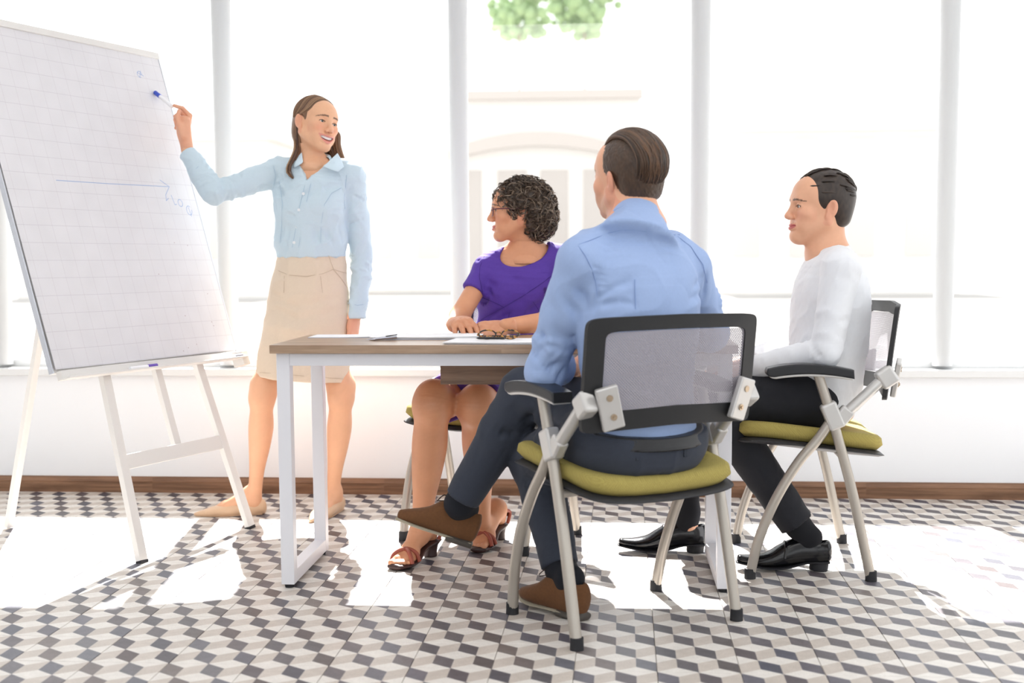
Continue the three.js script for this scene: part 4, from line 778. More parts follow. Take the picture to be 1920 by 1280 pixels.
  sh.ell(at(552, 392, -4.625), V(0.05, 0.052, 0.048), 0.04).ell(at(612, 390, -4.625), V(0.05, 0.052, 0.048), 0.04);
  sh.chain([at(545, 322, -4.675), shR, elR, at(362, 301, -4.592)], [0.055, 0.053, 0.040, 0.036], 0.03);
  sh.cap(at(372, 322, -4.58), elR, 0.038, 0.043, 0.012); sh.cap(at(362, 301, -4.592), at(354, 289, -4.598), 0.0345, 0.033, 0.004);
  sh.cap(at(645, 324, -4.69), shL, 0.05, 0.053, 0.03).chain([shL, lerpV(shL, elL, 0.5), elL, at(670, 575, -4.69)], [0.052, 0.043, 0.042, 0.037], 0.012); sh.cap(at(670, 572, -4.69), at(668, 592, -4.68), 0.0365, 0.037, 0.004);
  { const p = at(584, 482, -4.6), xm = at(653, 475, -4.7).x; sh.add((x, y) => (x > xm ? -1 : p.y - y), 0, 0, 0, 1e9, 0.004, 2); }
  { const n = at(351, 280, -4.60).sub(elR).normalize(), p = at(352.5, 286.5, -4.599); const bx = new SDF(); sh.add((x, y, z) => { const dx = x - p.x, dy = y - p.y, dz = z - p.z, r = Math.hypot(dx, dy, dz); return r > 0.12 ? -1 : dx * n.x + dy * n.y + dz * n.z; }, 0, 0, 0, 1e9, 0.003, 2); }
  { const p = at(668, 596, -4.68); sh.add((x, y, z) => (Math.hypot(x - p.x, z - p.z) > 0.1 || y > 0.9 ? -1 : p.y - y), 0, 0, 0, 1e9, 0.003, 2); }
  // V neck: cut the cloth back to the skin in front of the throat
  { const a = at(575, 339, -4.585), b1 = at(556, 296, -4.63), b2 = at(612, 305, -4.63), n1 = b1.clone().sub(a).cross(V(0, 0, 1)).normalize(), n2 = V(0, 0, 1).cross(b2.clone().sub(a)).normalize(); if (n1.x > 0) n1.negate(); if (n2.x < 0) n2.negate();
    sh.add((x, y, z) => { const d = Math.max((x - a.x) * n1.x + (y - a.y) * n1.y, (x - a.x) * n2.x + (y - a.y) * n2.y, -4.70 - z); return -d; }, 0, 0, 0, 1e9, 0.004, 2);
    sh.ell(at(585, 290, -4.69), V(0.052, 0.055, 0.052), 0.006, 1); }
  const folds = [...limbFolds(lerpV(elR, shR, -0.05), lerpV(elR, shR, 0.45), 0.042, 16, -0.005, 0.006, 2.2), ...limbFolds(elR, lerpV(elR, wrR, 0.75), 0.04, 12, -0.004, 0.006, 2), ...limbFolds(lerpV(elL, shL, 0.1), lerpV(elL, wrL, 0.35), 0.04, 16, -0.005, 0.0055, 2.2), ...limbFolds(lerpV(elL, shL, 0.3), lerpV(elL, shL, 0.9), 0.045, 7, -0.003, 0.007, 1.5),
    ...pixelFolds(sh, [[574, 345, 566, 380, 0.003, -0.0025], [566, 380, 556, 420, 0.003, -0.0025], [556, 420, 548, 464, 0.003, -0.0025], [584, 345, 577, 380, 0.003, -0.0025], [577, 380, 568, 420, 0.003, -0.0025], [568, 420, 561, 464, 0.003, -0.0025],
      [525, 345, 528, 420, 0.004, -0.002], [640, 380, 612, 385, 0.01, -0.005], [648, 395, 618, 398, 0.009, -0.006], [520, 330, 545, 350, 0.012, -0.005], [520, 350, 535, 370, 0.01, -0.005], [530, 430, 526, 460, 0.008, -0.005], [540, 425, 536, 464, 0.009, -0.005], [590, 425, 600, 462, 0.012, -0.005], [612, 432, 625, 462, 0.01, -0.005], [635, 425, 643, 458, 0.01, -0.006], [600, 350, 560, 372, 0.012, -0.003], [640, 345, 600, 360, 0.012, -0.004], [538, 400, 560, 408, 0.01, -0.003], [606, 370, 600, 440, 0.004, -0.002], [648, 340, 652, 400, 0.005, -0.003], [512, 312, 516, 352, 0.005, -0.004]])];
  part('shirt', netMesh(sh, V(-1.66, 0.74, -4.86), V(-0.9, 1.45, -4.48), 0.0042, { paint: shirtM.userData.paint, push: foldPush(folds.map(([a, b, w, d]) => [a, b, w, d * 1.9]), 0.0045, 17) }), shirtM, g, 'pale blue button-up shirt');
  const stW = std({ color: 0xb4cddf, roughness: 0.9 });
  seam_or_shade(sh, [[[573, 342], [567, 365], [560, 395], [554, 430], [548, 464]], [[583, 344], [577, 368], [571, 396], [565, 430], [560, 464]], [[524, 340], [529, 380], [528, 425], [525, 455]], [[640, 352], [622, 362], [608, 384], [602, 420], [601, 455]], [[513, 311], [517, 330], [513, 350], [508, 366]], [[650, 328], [648, 350], [645, 372], [647, 392]], [[361, 322], [372, 312]], [[652, 568], [670, 572], [687, 570]]], stW, g, 0.0009);
  // collar leaves and stand
  { const o = 0.012, q = (u, v, z) => at(u, v, z);
    const leafR = [q(607, 312, -4.60), q(619, 300, -4.60), q(633, 287, -4.625), q(642, 303, -4.62), q(645, 313, -4.615), q(634, 322, -4.59), q(620, 318, -4.588)];
    const leafL = [q(566, 286, -4.64), q(568, 303, -4.605), q(566, 306, -4.602), q(553, 314, -4.60), q(547, 308, -4.62), q(556, 296, -4.645)];
    const cm = std({ color: 0xd2e5f0, roughness: 0.8 }); part('collar_leaf', sheetPatch(leafR, 0.003, 0.006, V(0, 0.2, 1)), cm, g); part('collar_leaf', sheetPatch(leafL, 0.003, 0.004, V(0, 0.2, 1)), cm, g);
    const st = []; for (let i = 0; i <= 14; i++) { const a = -0.25 + i / 14 * (Math.PI + 0.5); st.push(at(587, 298 - 6 * Math.sin(a), -4.69).add(V(Math.cos(a) * 0.058, 0.004 * Math.sin(a), -Math.sin(a) * 0.055))); }
    part('collar_stand', tube(st, 0.011, 30, 8), std({ color: 0xd2e5f0, roughness: 0.8 }), g);
    M.button = std({ color: 0xe9eef2, roughness: 0.3 });
    for (const [u, v] of [[569, 363], [560.5, 393.5], [556.5, 424.5], [551.5, 454.5]]) { const p = hit(sh, u, v); if (!p) continue; const b = new THREE.CylinderGeometry(0.0055, 0.0055, 0.003, 16).rotateX(Math.PI / 2); b.translate(p.x, p.y, p.z + 0.0015); part('button', b, M.button, g); } }
  // skirt
  const skM = cloth(0xe2cfb9, 0.025, 220, 0.85, 0.2);
  const sk = new SDF(); sk.loft([[at(584, 468, -4.685), 0.126, 0.096], [at(584, 500, -4.685), 0.133, 0.103], [at(581, 535, -4.685), 0.147, 0.112], [at(578.5, 575, -4.685), 0.156, 0.118], [at(574, 630, -4.682), 0.168, 0.122], [at(569, 680, -4.68), 0.177, 0.122], [at(567, 730, -4.68), 0.180, 0.12]], X, 0.02, 0, 0.1);
  sk.plane(V(0, at(584, 466, -4.6).y, 0), V(0, 1, 0), 0.003);
  { const a = at(478, 707, -4.6), b = at(656, 721, -4.6), d = b.clone().sub(a), n = V(d.y, -d.x, 0).normalize(); if (n.y > 0) n.negate(); sk.plane(a, n, 0.003);
    sk.loft([[at(567, 740, -4.68), 0.165, 0.105], [at(569, 680, -4.68), 0.162, 0.107], [at(574, 640, -4.68), 0.15, 0.1]], X, 0.01, 1, 0.3); }
  const skF = pixelFolds(sk, [[523, 510, 540, 518, 0.0035, -0.002], [540, 518, 580, 518, 0.0035, -0.002], [580, 518, 624, 506, 0.0035, -0.002], [624, 506, 648, 532, 0.0035, -0.002], [616, 470, 624, 506, 0.003, -0.002], [600, 518, 604, 548, 0.0035, -0.003], [534, 520, 533, 548, 0.0035, -0.002], [512, 560, 560, 575, 0.014, -0.005], [560, 575, 640, 556, 0.018, -0.004], [508, 575, 560, 598, 0.016, -0.005], [560, 598, 640, 580, 0.02, -0.004], [500, 610, 580, 622, 0.02, 0.004], [520, 640, 640, 620, 0.02, -0.004], [500, 655, 600, 665, 0.02, -0.003], [510, 548, 530, 556, 0.008, -0.006], [545, 485, 640, 490, 0.02, -0.003], [480, 697, 540, 701, 0.003, -0.0015], [540, 701, 600, 706, 0.003, -0.0015], [600, 706, 656, 709, 0.003, -0.0015], [645, 690, 648, 718, 0.004, -0.003]]);
  part('skirt', netMesh(sk, V(-1.43, 0.46, -4.84), V(-0.98, 1.08, -4.53), 0.0048, { paint: skM.userData.paint, push: foldPush(skF.map(([a, b, w, d]) => [a, b, w, d * 1.9]), 0.003, 13) }), skM, g, 'beige pencil skirt');
  seam_or_shade(sk, [[[521, 507], [540, 515], [575, 518], [605, 513], [625, 505], [650, 512]], [[613, 470], [620, 490], [626, 506]], [[626, 506], [640, 522], [652, 540]], [[601, 517], [605, 549]], [[533, 517], [532, 549]], [[480, 698], [520, 700], [560, 704], [600, 707], [654, 711]]], std({ color: 0xcbb69d, roughness: 0.9 }), g, 0.0008);
  // nude pointed flats
  const flM = std({ color: 0xdcb896, roughness: 0.3 });
  for (const F of [footR, footL]) {
    const f = new SDF(); f.loft([[V(0, 0.03, -0.008), 0.024, 0.032], [V(0, 0.028, 0.02), 0.032, 0.036], [V(0, 0.023, 0.07), 0.033, 0.031], [V(0, 0.02, 0.13), 0.041, 0.027], [V(0, 0.016, 0.18), 0.036, 0.02], [V(0, 0.011, 0.225), 0.018, 0.011], [V(0, 0.008, 0.248), 0.006, 0.006]], V(1, 0, 0), 0.01, 0, 0.7);
    f.plane(V(0, 0.003, 0), V(0, -1, 0), 0.002); f.ell(V(0, 0.075, 0.085), V(0.030, 0.052, 0.088), 0.004, 1);
    const sl = new SDF(); sl.loft([[V(0, 0.003, -0.008), 0.022, 0.004], [V(0, 0.003, 0.07), 0.03, 0.004], [V(0, 0.003, 0.14), 0.039, 0.004], [V(0, 0.003, 0.2), 0.026, 0.004], [V(0, 0.003, 0.245), 0.006, 0.004]], V(1, 0, 0), 0.004);
    part('shoe', mergeGeometries([netLocal(f, V(-0.06, -0.01, -0.06), V(0.06, 0.09, 0.27), 0.003, F), netLocal(sl, V(-0.06, -0.01, -0.06), V(0.06, 0.02, 0.27), 0.003, F)]), flM, g, 'nude pointed flat shoe');
  }
  // hair: a close cap parted on her left, swept behind the ears and falling to the shoulders
  const hc = [0x8a674b, 0x6d4e38, 0x5c402d, 0x7a583f, 0x977556, 0x4b3324].map(lin), Hh = HM.clone().scale(V(Hs, Hs, Hs)), W = (x, y, z) => V(x, y, z).applyMatrix4(Hh);
  const cap = new SDF().ell(V(0, 0.032, -0.018), V(0.079, 0.084, 0.098), 0.01).ell(V(0, -0.03, -0.055), V(0.068, 0.07, 0.05), 0.03);
  cap.ell(V(0.008, -0.012, 0.092), V(0.064, 0.067, 0.07), 0.008, 1).ell(V(-0.085, -0.01, -0.005), V(0.022, 0.036, 0.03), 0.008, 1).ell(V(0.085, -0.01, -0.005), V(0.022, 0.036, 0.03), 0.008, 1);
  const pieces = [netLocal(cap, V(-0.1, -0.13, -0.14), V(0.1, 0.15, 0.11), 0.003, Hh, { paint: (x, y, z) => { const t = y > 0.03 ? N3(Math.atan2(x - 0.03, y) * 14 + z * 10, z * 30, 3) : N3(x * 150, y * 9, z * 150); return mixc(hc[2], hc[0], clamp(0.45 + 0.6 * t, 0, 1)); } })];
  const onCap = (x, y, z, k = 1.0) => { const ex = x / 0.0805, ey = (y - 0.032) / 0.0855, ez = (z + 0.018) / 0.0995, L = Math.hypot(ex, ey, ez); return [x / L * k, 0.032 + (y - 0.032) / L * k, -0.018 + (z + 0.018) / L * k]; };
  for (let i = 0; i < 170; i++) {
    const side = i % 5 === 0 ? 1 : -1, z0 = rr(-0.07, 0.088), t = clamp((z0 + 0.07) / 0.158, 0, 1), x0 = 0.026, pts = [], k = rr(0.995, 1.025);
    const way = side < 0 ? [[x0 - 0.004, 0.12, z0], [-0.02, 0.115, z0 - 0.004], [-0.05, 0.085, z0 * 0.9 - 0.01], [-0.068, 0.045, z0 * 0.62 - 0.02 + 0.012 * t], [-0.072, 0.016, z0 * 0.3 - 0.045]] : [[x0 + 0.004, 0.12, z0], [0.05, 0.09, z0 - 0.006], [0.066, 0.05, z0 * 0.7 - 0.018], [0.07, 0.014, z0 * 0.3 - 0.045]];
    way.forEach(([x, y, z]) => pts.push(W(...onCap(x, y, z, k)))); pieces.push(tint(lock(pts, rr(0.0022, 0.004), 14, 5), hc[Math.floor(rnd() * 6)]));
  }
  const fall = (list, n, r, jit) => { for (let i = 0; i < n; i++) { const o = V(rr(-1, 1) * jit, rr(-1, 1) * jit * 0.6, rr(-1, 1) * jit), e = rr(0.6, 1.5); pieces.push(tint(lock(list.map((p, q) => p.clone().addScaledVector(o, q === list.length - 1 ? e * 0.5 : e)), r * rr(0.6, 1.3), 20, 5), hc[Math.floor(rnd() * 6)])); } };
  fall([W(-0.068, 0.03, -0.035), at(557, 238, -4.69), at(556, 258, -4.68), at(556, 280, -4.655), at(549, 298, -4.625), at(541.5, 313, -4.597), at(541, 324, -4.588), at(549, 334, -4.583)], 34, 0.0055, 0.0065);
  fall([W(-0.066, 0.02, -0.045), at(561, 245, -4.70), at(561, 268, -4.70), at(560, 290, -4.67), at(557, 306, -4.64)], 26, 0.006, 0.007);
  fall([W(0.0, 0.0, -0.1), at(590, 262, -4.745), at(592, 285, -4.755), at(594, 310, -4.77), at(596, 335, -4.80)], 50, 0.008, 0.022);
  fall([W(0.03, -0.03, -0.075), at(609, 268, -4.745), at(614, 284, -4.745), at(621, 299, -4.745), at(628, 312, -4.75)], 26, 0.007, 0.009);
  fall([W(-0.071, 0.02, -0.03), at(559.5, 246, -4.655), at(560, 266, -4.66), at(559, 284, -4.65), at(553, 300, -4.62)], 22, 0.004, 0.005);
  fall([W(0.055, 0.0, -0.06), at(622, 256, -4.745), at(626, 275, -4.74), at(632, 292, -4.735), at(640, 304, -4.735)], 34, 0.006, 0.009);
  fall([W(0.066, 0.01, -0.05), at(632, 252, -4.735), at(634, 272, -4.73), at(639, 290, -4.725), at(648, 306, -4.72)], 30, 0.005, 0.006);
  part('hair', hairMesh(pieces), M.hair, g, 'long brown hair tucked behind the ears');
  // the marker she points with
  const mk = thing('marker_pen', 'white marker with a blue cap held by the standing woman', 'marker');
  part('barrel', rod(penTip.clone().addScaledVector(penDir, 0.032), penTip.clone().addScaledVector(penDir, 0.128), 0.0072), M.paper, mk);
  part('cap', merge([rod(penTip, penTip.clone().addScaledVector(penDir, 0.038), 0.0082)]), std({ color: 0x2f4fc4, roughness: 0.35 }), mk, 'blue cap');
}
// ---------------------------------------------------------------- the seated woman in the purple dress
{
  const g = thing('person', 'seated woman in purple dress with curly dark hair and glasses', 'person');
  const Hs = 0.93, HM = frameFrom(at(972, 394, -4.36), V(-0.985, -0.02, 0.13), V(0.07, 1, 0.0));
  const headF = headField({ neckTo: headLocal(at(985, 486, -4.395), HM, Hs), smile: 0.5, eyeOpen: 0.004, neck: 0.047, jaw: 1.05, top: -0.012 });
  const shR = at(913, 506, -4.37), elR = at(862, 592, -4.27), wrR = at(851, 609, -4.12), shL = at(1052, 490, -4.40), elL = at(1062, 600, -4.24), wrL = at(948, 612, -4.06);
  const hpR = V(-0.52, 0.535, -4.42), hpL = V(-0.36, 0.535, -4.43), knR = at(811, 757, -3.965), knL = at(895, 763, -4.0), anR = at(790, 985, -3.985), anL = at(903, 962, -4.17);
  const X = V(1, 0, 0.1).normalize();
  const torso = (f, w, d, k = 0.03) => f.loft([[V(-0.445, 0.49, -4.45), 0.165 * w, 0.115 * d], [V(-0.435, 0.56, -4.46), 0.158 * w, 0.118 * d], [V(-0.41, 0.66, -4.45), 0.135 * w, 0.11 * d], [at(968, 600, -4.44), 0.13 * w, 0.105 * d], [at(972, 560, -4.425), 0.145 * w, 0.115 * d], [at(976, 520, -4.40), 0.158 * w, 0.1 * d], [at(978, 492, -4.395), 0.145 * w, 0.072 * d], [at(980, 478, -4.395), 0.085 * w, 0.055 * d]], X, k, 0, 0.5);
  const body = new SDF(); torso(body, 0.9, 0.88);
  body.cap(at(985, 486, -4.395), V(0, -0.06, -0.03).multiplyScalar(Hs).applyMatrix4(HM), 0.05, 0.045, 0.04);
  body.cap(at(984, 474, -4.40), at(940, 494, -4.395), 0.038, 0.03, 0.05).cap(at(988, 474, -4.40), at(1035, 482, -4.405), 0.038, 0.03, 0.05);
  body.chain([shR, elR], [0.035, 0.034], 0.03).chain([elR, wrR], [0.034, 0.025], 0.015).chain([shL, elL], [0.04, 0.036], 0.03).chain([elL, lerpV(elL, wrL, 0.35), wrL], [0.037, 0.036, 0.026], 0.015);
  body.chain([hpR, knR], [0.088, 0.061], 0.03).chain([hpL, knL], [0.088, 0.061], 0.03);
  for (const [kn, an] of [[knR, anR], [knL, anL]]) {
    const q = (t, dz) => lerpV(kn, an, t).add(V(0, 0, dz));
    body.loft([[q(-0.06, -0.01), 0.056, 0.056], [q(0.04, 0), 0.058, 0.058], [q(0.16, -0.006), 0.055, 0.056], [q(0.34, -0.02), 0.058, 0.062], [q(0.55, -0.014), 0.05, 0.053], [q(0.78, -0.004), 0.037, 0.039], [q(0.95, 0), 0.032, 0.036], [q(1.06, 0), 0.032, 0.038]], V(1, 0, 0), 0.03, 0, 1);
    body.ell(kn.clone().add(V(0, -0.01, 0.04)), V(0.034, 0.038, 0.026), 0.03);
  }
  // feet on heeled sandals
  const sR = shoeFrame(V(-0.632, 0, -4.07), V(-0.722, 0, -3.845)), sL = shoeFrame(V(-0.43, 0, -4.33), V(-0.488, 0, -4.105)), heelH = 0.058;
  for (const F of [sR, sL]) {
    const P = (x, y, z) => V(x, y, z).applyMatrix4(F);
    body.cap(P(0, 0.115, 0.045), P(0, 0.075, 0.022), 0.034, 0.027, 0.02).cap(P(0, 0.112, 0.05), P(0, 0.055, 0.14), 0.033, 0.027, 0.03).cap(P(-0.012, 0.04, 0.15), P(-0.016, 0.026, 0.2), 0.021, 0.016, 0.02).cap(P(0.014, 0.038, 0.15), P(0.018, 0.025, 0.19), 0.02, 0.014, 0.02);
    [[-0.022, 0.228, 0.0105], [-0.006, 0.228, 0.008], [0.0075, 0.222, 0.0075], [0.0195, 0.214, 0.007], [0.03, 0.204, 0.0065]].forEach(([x, z, r]) => { const sgn = F === sL ? -1 : 1; body.cap(P(sgn * x * 0.9, 0.026, z - 0.04), P(sgn * x, 0.0225, z), r * 1.05, r, 0.004); });
  }
  const skC = lin(0xd99a74);
  const skin = [netMesh(body, V(-0.82, 0, -4.62), V(-0.1, 1.05, -3.8), 0.0065, { paint: skinPaint(skC, 0.06) })];
  const fp = facePaint(lin(0xdb9d78), { smile: 0.5, lip: lin(0xcd7a70), brow: lin(0x4a3a30), blush: lin(0xdb8c70) });
  const hs = HM.clone().scale(V(Hs, Hs, Hs));
  skin.push(netLocal(headF, V(-0.1, -0.2, -0.13), V(0.1, 0.14, 0.135), 0.0022, hs, { paint: fp }));
  // hands laid over each other on the papers: right hand on top, fingers fanned; left hand from the other side
  const flip = (q) => { const ix = q.index; for (let i = 0; i < ix.count; i += 3) { const a = ix.getX(i); ix.setX(i, ix.getX(i + 1)); ix.setX(i + 1, a); } q.computeVertexNormals(); return q; };
  const handP = (x, y, z) => mixc(lin(0xdca07c), lin(0xcf8b68), 0.5 + 0.5 * N3(x * 70, y * 70, z * 70));
  {
    const P = at, h = new SDF(), ty = 0.7515;
    h.loft([[wrR.clone().add(V(-0.004, 0.004, -0.02)), 0.026, 0.019], [P(852, 607, -4.11), 0.027, 0.019], [P(860, 603, -4.08), 0.034, 0.018], [P(866, 604, -4.06), 0.038, 0.0155], [P(869, 607, -4.05), 0.034, 0.013]], V(0.9, 0.25, -0.35), 0.012, 0, 0.6);
    for (const [k, p, t, r] of [[[881, 602, -4.056], [890, 611, -4.035], [896, 624, -4.022], 0.0092], [[871, 602, -4.05], [879, 613, -4.026], [884, 626, -4.012], 0.0095], [[860, 605, -4.048], [866, 615, -4.024], [869.5, 626.5, -4.012], 0.0092], [[851, 609, -4.052], [853, 618, -4.032], [854, 627, -4.022], 0.0083]]) {
      const a = P(...k), b = P(...p), c = P(...t), m = lerpV(b, c, 0.5).add(V(0, 0.002, 0.002)); h.cap(a, b, r * 1.08, r, 0.006).cap(b, m, r, r * 0.92, 0.003).cap(m, c, r * 0.92, r * 0.76, 0.002).ell(a, V(r, r, r).multiplyScalar(1.12), 0.004);
    }
    h.cap(P(864, 612, -4.075), P(880, 619, -4.05), 0.012, 0.0085, 0.008);
    const [lo, hi] = boundsOf([P(845, 600, -4.14), P(900, 632, -4.0), P(862, 598, -4.1)], 0.03);
    skin.push(netMesh(h, lo, hi, 0.0024, { paint: handP }));
    const hl = handField({ curls: [[0.12, 0.25, 0.15], [0.15, 0.28, 0.18], [0.18, 0.3, 0.2], [0.2, 0.3, 0.2]], spread: 0.04, thumb: [V(0.018, 0.015, -0.006), V(0.04, 0.045, -0.012), V(0.044, 0.074, -0.012), V(0.038, 0.096, -0.012)] });
    const L = handFrame(wrL.clone(), V(-0.93, -0.13, 0.1), V(0.05, 0.75, 0.65), -1), L2 = L.clone().scale(V(0.95, 0.95, 0.95));
    const p = netMesh(hl, V(-0.065, -0.04, -0.08), V(0.075, 0.19, 0.03), 0.0025, { paint: handP }); p.applyMatrix4(L2); skin.push(L2.determinant() < 0 ? flip(p) : p);
  }
  part('body', joinSkin(skin), M.skin, g);
  eyes(g, HM, Hs, 0x5a4634, 0.0);
  { const t = [], m = -0.064; for (let i = -4; i <= 4; i++) { const u = i / 6, q = new RoundedBoxGeometry(0.0058, 0.007, 0.004, 1, 0.001); q.rotateY(u * 1.1); q.translate(u * 0.026, m + 0.003 * u * u, 0.0935 - 0.013 * u * u); t.push(q); } const q = merge(t); q.applyMatrix4(hs); part('teeth', q, M.teeth, g); }
  // purple dress: short sleeves, wide neckline, skirt over the thighs
  const drM = cloth(0x55369c, 0.06, 240, 0.78, 0.35);
  const dr = new SDF(); torso(dr, 1.06, 1.07, 0.02);
  dr.ell(at(945, 545, -4.35), V(0.06, 0.06, 0.055), 0.05).ell(at(1003, 545, -4.355), V(0.06, 0.06, 0.055), 0.05);
  dr.chain([at(938, 497, -4.385), shR, lerpV(shR, elR, 0.55)], [0.05, 0.047, 0.043], 0.03).chain([at(1030, 485, -4.40), shL, lerpV(shL, elL, 0.5)], [0.058, 0.059, 0.056], 0.03);
  dr.chain([hpR, lerpV(hpR, knR, 0.86)], [0.103, 0.074], 0.03).chain([hpL, lerpV(hpL, knL, 0.86)], [0.103, 0.076], 0.03).cap(lerpV(hpR, hpL, 0.5), lerpV(lerpV(hpR, knR, 0.8), lerpV(hpL, knL, 0.8), 0.5).add(V(0, 0.03, 0)), 0.09, 0.05, 0.05);
  sleeveCut(dr, shR, elR, 0.48, 0.062); sleeveCut(dr, shL, elL, 0.5, 0.07);
  { const p = lerpV(lerpV(hpR, knR, 0.82), lerpV(hpL, knL, 0.82), 0.5), n = lerpV(knR, knL, 0.5).sub(lerpV(hpR, hpL, 0.5)).normalize(); dr.plane(p, n, 0.003); }
  { // boat neckline
    const c = at(983, 473, -4.37); dr.ell(c, V(0.088, 0.05, 0.12), 0.006, 1, new THREE.Quaternion().setFromEuler(new THREE.Euler(0, 0, 0.34))); }
  const F = pixelFolds(dr, [[900, 560, 940, 575, 0.004, -0.004], [940, 575, 990, 548, 0.003, -0.003], [990, 548, 1040, 515, 0.003, -0.003], [915, 555, 955, 580, 0.003, -0.003], [900, 610, 945, 578, 0.012, -0.008], [925, 605, 960, 585, 0.012, -0.006], [1000, 570, 1020, 600, 0.003, -0.003], [985, 590, 1020, 560, 0.012, -0.006], [908, 495, 898, 520, 0.004, -0.005], [898, 520, 905, 552, 0.004, -0.004], [905, 520, 935, 545, 0.014, -0.007], [910, 540, 925, 560, 0.012, -0.007], [1030, 480, 1038, 520, 0.004, -0.003], [950, 510, 985, 540, 0.018, -0.005], [880, 590, 905, 580, 0.01, -0.005]]);
  part('dress', netMesh(dr, V(-0.68, 0.36, -4.62), V(-0.1, 1.06, -3.95), 0.0048, { paint: drM.userData.paint, push: foldPush([...F, ...limbFolds(shR, lerpV(shR, elR, 0.5), 0.058, 8, -0.005, 0.008, 1.3)].map(([a, b, w, d]) => [a, b, w, d * 1.5]), 0.003, 12) }), drM, g, 'purple short-sleeved dress');
  seam_or_shade(dr, [[[900, 556], [925, 566], [945, 576]], [[890, 606], [915, 592], [945, 576], [985, 552], [1020, 528], [1040, 512]], [[908, 480], [900, 500], [899, 520], [905, 548]], [[1000, 566], [1012, 584], [1022, 600]], [[955, 586], [953, 600]]], std({ color: 0x3d2677, roughness: 0.9 }), g, 0.0008);
  // sandals
  const leather = std({ color: 0xa2523f, roughness: 0.45 }), soleM = std({ color: 0x3b2320, roughness: 0.4 });
  for (const F of [sR, sL]) {
    const P = (x, y, z) => V(x, y, z).applyMatrix4(F), sgn = F === sL ? -1 : 1;
    const so = new SDF(); so.loft([[V(0, heelH - 0.006, -0.012), 0.026, 0.009], [V(0, heelH - 0.008, 0.03), 0.031, 0.009], [V(0, 0.04, 0.09), 0.03, 0.009], [V(0, 0.016, 0.15), 0.041, 0.01], [V(-0.002 * sgn, 0.0115, 0.2), 0.042, 0.011], [V(-0.006 * sgn, 0.0115, 0.235), 0.028, 0.0105]], V(1, 0, 0), 0.008, 0, 0.8);
    so.loft([[V(0, 0.05, 0.012), 0.025, 0.025], [V(0, 0.02, 0.016), 0.021, 0.021], [V(0, 0.002, 0.018), 0.022, 0.022]], V(1, 0, 0), 0.012, 0, 0.3); so.plane(V(0, 0.001, 0), V(0, -1, 0), 0.001);
    part('sandal_sole', netLocal(so, V(-0.07, -0.01, -0.06), V(0.07, 0.1, 0.29), 0.0032, F), soleM, g, 'dark heeled sandal sole');
    const strap = (pts, w, name) => { const m = pts.map((p) => P(p[0] * sgn, p[1], p[2])); part(name, tube(m, w, 26, 8), leather, g, 'brown leather strap'); };
    strap([[-0.042, 0.018, 0.165], [-0.034, 0.042, 0.17], [0.0, 0.056, 0.172], [0.03, 0.046, 0.195], [0.041, 0.018, 0.2]], 0.0068, 'sandal_strap');
    strap([[0.043, 0.018, 0.16], [0.034, 0.044, 0.163], [0.0, 0.058, 0.17], [-0.03, 0.044, 0.19], [-0.041, 0.018, 0.2]], 0.0068, 'sandal_strap');
    strap([[-0.034, 0.06, 0.02], [-0.039, 0.098, 0.01], [-0.03, 0.112, 0.045], [0, 0.112, 0.086], [0.03, 0.112, 0.045], [0.039, 0.098, 0.01], [0.034, 0.06, 0.02]], 0.0062, 'ankle_strap');
    strap([[-0.033, 0.09, 0.012], [-0.022, 0.092, -0.014], [0, 0.092, -0.02], [0.022, 0.092, -0.014], [0.033, 0.09, 0.012]], 0.0075, 'heel_strap');
  }
  // curly hair
  const hcol = [0x574739, 0x4a3b30, 0x6a594b, 0x7f6d5e, 0x3d3129, 0x958270].map(lin), W = (x, y, z) => V(x, y, z).applyMatrix4(hs);
  const cap = new SDF().ell(V(0, 0.033, -0.021), V(0.088, 0.082, 0.105), 0.01).ell(V(0, -0.026, -0.072), V(0.082, 0.082, 0.068), 0.03);
  cap.ell(V(0, -0.035, 0.1), V(0.1, 0.082, 0.073), 0.01, 1).ell(V(0.09, -0.035, 0.004), V(0.03, 0.026, 0.024), 0.01, 1).ell(V(-0.09, -0.035, 0.004), V(0.03, 0.026, 0.024), 0.01, 1);
  const capG = netMesh(cap, V(-0.11, -0.13, -0.15), V(0.11, 0.15, 0.12), 0.004, { paint: (x, y, z) => mixc(hcol[4], hcol[0], 0.5 + 0.5 * N3(x * 90, y * 90, z * 90)), push: (x, y, z) => 0.006 * N3(x * 45, y * 45, z * 45) });
  const pc = [];
  for (const [p, n] of rootsOn(capG, 1350)) {
    if (cap.at(p.x * 0.97, p.y * 0.97 + 0.001, p.z * 0.97) > 0) continue;
    const ext = V(p.x, (p.y - 0.03), p.z + 0.03).normalize(); if (n.dot(ext) < 0.45) continue;
    const flow = V(rr(-0.6, 0.6), -0.55 + rr(-0.3, 0.5), rr(-0.6, 0.6) + (p.y > 0.07 ? 0.5 : 0)); flow.addScaledVector(n, -flow.dot(n)).normalize();
    const a = n.clone().cross(flow), R = rr(0.006, 0.013), L = rr(0.025, 0.055), turns = rr(0.6, 1.25), f0 = rr(0, 6.28), tone = Math.floor(rnd() * 6), ns = 3 + Math.floor(rnd() * 2);
